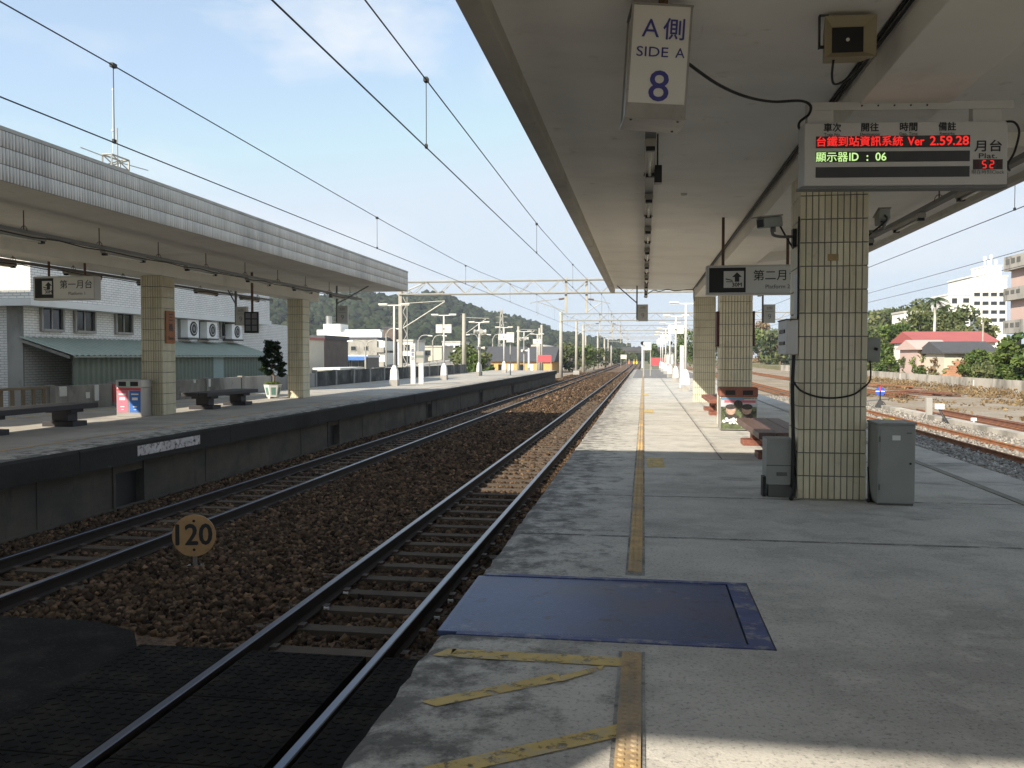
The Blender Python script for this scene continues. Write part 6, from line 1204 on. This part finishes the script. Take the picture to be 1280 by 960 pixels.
for k in range(17):
    a = k*2.4; el = random.uniform(-.35, .95); pts = []; ln = random.uniform(1.5, 2.1)
    for j in range(7): u = j/6; rr_ = ln*u*math.cos(el)*1.0; pts.append(Vector((q.x + rr_*math.cos(a), q.y + rr_*math.sin(a), hz + .8 + ln*u*math.sin(el) - 1.0*u*u*ln*.55)))
    b = MB(o); sd = Vector((-math.sin(a), math.cos(a), 0))
    for j in range(6):
        for w_ in range(3):
            u0 = j + w_/3; p = pts[j].lerp(pts[j+1], w_/3); d = (pts[j+1]-pts[j]).normalized()
            for s_ in (-1, 1): lf = .42*(1 - .6*abs(u0/6-.4)); e = p + sd*s_*lf + d*lf*.6 + Vector((0, 0, -lf*.45)); b.add([p, p + d*.09, e], [(0, 1, 2)])
    b.tube(pts, .018, 4); b.build('frond', M['palm'], t)
# red-roofed house and neighbours
def gable(name, label, px0, px1, py_e, py_r, Y_, dep, wm, rm, cat='house', shift=1.0):
    p = ony(px0, py_e, Y_); q = ony(px1, py_r, Y_); t = thing(name, label, cat, ((p.x+q.x)/2, Y_+dep/2, -.6)); o = t.location
    b = MB(o); b.box(p.x+.3, q.x-.3, Y_, Y_+dep, -.6, p.z); b.build('wall', M[wm], t)
    b = MB(o); b.ext([(p.x, Y_-.5, p.z), (p.x, Y_-.5, p.z+.12), (p.x+shift, Y_+dep/2, q.z+.3), (p.x, Y_+dep+.5, p.z+.12), (p.x, Y_+dep+.5, p.z)], (q.x-p.x, 0, 0)); b.build('roof', M[rm], t); return t
t = gable('red_roofed_house', 'low house with a long red sheet roof behind the shrubs', 1142, 1248, 428, 416, 104, 9, 'white_wall', 'red_roof', shift=0); o = t.location
gable('pink_shed', 'small shed with a faded pink roof below the red roof', 1143, 1190, 437, 428, 92, 6, 'pink_wall', 'pink_wall', 'shed', 0)
gable('grey_roofed_shed', 'low shed with a dark grey roof right of the palm', 1176, 1250, 442, 430, 86, 7, 'cream_wall', 'dark_roof', 'shed', 0)
q = onx(1197, 468, 27.6); t = thing('broken_brick_wall', 'broken orange brick wall remnant behind the yard wall', 'brick wall', (q.x, q.y, -.6))
for r_ in range(9):
    for c_ in range(11):
        if r_ < 9 - abs(c_-4.5)*1.35 + (c_*7 % 3)*.6: b = MB(); b.box(-1.3 + c_*.24 + (r_ % 2)*.12, -1.07 + c_*.24 + (r_ % 2)*.12, -.15 + random.uniform(-.01,.01), .15, .0 + r_*.19, .178 + r_*.19); b.build('brick', M['brick'], t)
# white apartment blocks
def wins_grid(px0, px1, nx, rows, w_): return [(px0 + (px1-px0)*(i+.5)/nx - w_/2, px0 + (px1-px0)*(i+.5)/nx + w_/2, y0, y1) for i in range(nx) for y0, y1 in rows]
fbuild('apartment_block', 'tall white apartment block on the right skyline', 1214, 1259, 346, 195, 14, 'white_wall', 'white_wall', .3, wins_grid(1216, 1258, 4, ((366, 370), (377, 381), (388, 392), (398, 402)), 7), z0=-.6, winm='glass')
t = fbuild('apartment_tower', 'stepped white stair tower rising above the white apartment block', 1232, 1252, 333, 197, 8, 'white_wall', 'white_wall', .25, z0=-.6); o = t.location
for px, h_ in ((1233, 2.2), (1238, 1.2), (1241, 2.6), (1247, 1.3)): p = ony(px, 333, 198); b = MB(o); b.cyl((p.x, 199, p.z), (p.x, 199, p.z+h_), .12, n=6); b.obox((p.x, 199, p.z+h_*.8), (.5, .3, .9)); b.build('aerial', M['white_metal'], t)
fbuild('apartment_block', 'smaller white house block left of the tall white apartments', 1185, 1213, 369, 185, 10, 'white_wall', 'white_wall', .3, [(1190, 1196, 373, 379), (1204, 1211, 373, 378), (1201, 1209, 386, 392)], z0=-.6)
fbuild('hill_house', 'row of low pale houses under the skyline trees on the right', 1130, 1180, 391, 175, 8, 'white_wall', 'fascia_edge', .4, [(1140, 1145, 396, 399), (1152, 1157, 396, 399), (1165, 1170, 396, 399)], z0=-.6)
0 and fbuild('hill_house', 'pale house glimpsed between the pillars', 937, 958, 404, 210, 8, 'cream_wall', 'fascia_edge', .4, [(942, 946, 408, 412)], z0=-.6)
# balconied building at the right edge
Y_ = 74; xw = ony(1285, 400, Y_).x; Yk = onx(1263, 400, xw).y; zt_ = ony(1285, 318, Y_).z; t = thing('balcony_building', 'grey and pink building with stacked balconies at the right edge', 'building', (xw+4, Y_+2, -.6)); o = t.location
b = MB(o); b.box(xw, xw+9, Y_, Yk, ony(1285, 415, Y_).z, zt_); b.build('wall', M['pink_wall'], t)
for i, (py0, py1) in enumerate(((316, 331), (357, 370), (399, 413))):
    za, zb_ = ony(1278, py0, Y_).z, ony(1278, py1, Y_).z
    b = MB(o); b.box(xw-.55, xw+9, Y_-.5, Yk+.1, zb_-.2, zb_); b.box(xw-.55, xw-.42, Y_-.5, Yk+.1, zb_, za); b.box(xw-.42, xw+9, Y_-.5, Y_-.38, zb_, za); bal = b.build('balcony', M['grey_conc'], t)
    for k in range(3): yy = Y_ + .2 + k*1.05; b = MB(o); b.box(xw-.575, xw-.5505, yy, yy+.7, zb_+.3, za-.22); b.build('opening', M['cab_dark'], bal)
b = MB(o); b.box(xw+.2, xw+.6, Y_+.3, Y_+.7, -.6, ony(1285, 415, Y_).z); b.build('column', M['grey_conc'], t)
b = MB(o); b.box(xw+.2, xw+.6, Yk-.7, Yk-.3, -.6, ony(1285, 415, Y_).z); b.build('column', M['grey_conc'], t)
# utility pole behind
q = onx(1229, 400, 33.5); tag(link('utility_pole', MB().cyl((0, 0, 0), (0, 0, 5.5), .1, .07, 8).mesh('utility_pole', M['pole_conc']), loc=(q.x, q.y, -.6)), 'thin pale utility pole in front of the white apartments', 'pole')
# ------------------------------------------------------------------ track workers far down the line
def person(label, x, y, z, h, vest, seed):
    r_ = random.Random(seed); k = h/1.75; t = thing('person', label, 'person', (x, y, z))
    J = [(0,0,.95), (0,0,1.2), (0,0,1.42), (0,0,1.52), (0,-.01,1.64), (-.19,0,1.40), (-.27,-.02,1.14), (-.25,-.12,.92), (.19,0,1.40), (.27,-.02,1.14), (.25,-.12,.92), (-.10,0,.9), (-.12,-.03,.5), (-.13,.02,.08), (-.13,-.12,.04), (.10,0,.9), (.13,.03,.5), (.15,.06,.08), (.15,-.08,.04), (0,-.01,1.72)]
    E = [(0,1),(1,2),(2,3),(3,4),(4,19),(2,5),(5,6),(6,7),(2,8),(8,9),(9,10),(0,11),(11,12),(12,13),(13,14),(0,15),(15,16),(16,17),(17,18)]
    Rr = [.15,.16,.15,.06,.10,.07,.055,.045,.07,.055,.045,.09,.07,.05,.05,.09,.07,.05,.05,.08]
    me = bpy.data.meshes.new('body'); me.from_pydata([Vector(j)*k for j in J], E, []); ob = link('body', me, t); me.materials.append(mat_cloth)
    sk = ob.modifiers.new('skin', 'SKIN'); sv = me.skin_vertices[0].data if me.skin_vertices else None
    if sv is None: bpy.context.view_layer.objects.active = ob; ob.select_set(True); sv = me.skin_vertices[0].data
    for i, rr_ in enumerate(Rr): sv[i].radius = (rr_*k, rr_*k*.8)
    sv[0].use_root = True; ob.modifiers.new('sub', 'SUBSURF').render_levels = 1
    b = MB(); n = 10
    b.add([(rx*k*math.cos(6.283*i/n), ry*k*math.sin(6.283*i/n), zz*k) for rx, ry, zz in ((.19,.15,.93), (.20,.16,1.2), (.21,.16,1.38), (.12,.10,1.48)) for i in range(n)], [(q*n+i, q*n+(i+1) % n, (q+1)*n+(i+1) % n, (q+1)*n+i) for q in range(3) for i in range(n)]); b.build('vest', M[vest], t, smooth=True)
    b = MB(); b.add([(rx*k*math.cos(6.283*i/n), -.01*k + rx*k*math.sin(6.283*i/n), zz*k) for rx, zz in ((.14, 1.66), (.13, 1.74), (.08, 1.82)) for i in range(n)], [(q*n+i, q*n+(i+1) % n, (q+1)*n+(i+1) % n, (q+1)*n+i) for q in range(2) for i in range(n)] + [tuple(range(2*n, 3*n))]); b.build('helmet', M['hyellow'], t, smooth=True)
mat_cloth = mat('work_clothes', (0.10, 0.10, 0.13), rough=0.9, var=0.2)
for i, (px, vest, lb) in enumerate(((786.5, 'vest', 'track worker in an orange vest standing far down the line'), (792.5, 'vest_y', 'track worker in a yellow vest, left of two side by side'), (796, 'vest_y', 'track worker in a yellow vest, right of two side by side'))):
    person(lb, at(px, 172), 172, -.95, 1.72, vest, i)
q = at(779.5, 190); sign_post('track_board', 'small pale board beside the distant track workers', 'board', Vector((q, 190, -.97)), 1.3, .9, 1.9, M['signwhite'], 2)
# track in the yard beside the platform (mostly hidden by its edge)
track('rusty track directly below the right edge of the platform', 6.25, YR, -12, 415, [M['rail_rust'], M['rail_rust']], 40, 12)
# ------------------------------------------------------------------ haze
hm = bpy.data.materials.new('haze_air'); hm.use_nodes = True; nt = hm.node_tree; nt.nodes.clear(); out = nt.nodes.new('ShaderNodeOutputMaterial'); pv_ = nt.nodes.new('ShaderNodeVolumePrincipled')
pv_.inputs['Color'].default_value = (0.86, 0.92, 1.0, 1); pv_.inputs['Density'].default_value = 0.00030; pv_.inputs['Anisotropy'].default_value = 0.2
nt.links.new(pv_.outputs[0], out.inputs['Volume'])
HAZE = True
if HAZE: stuff(MB().box(-1150, 1150, -70, 1150, -2.9, 75).build('haze', hm))
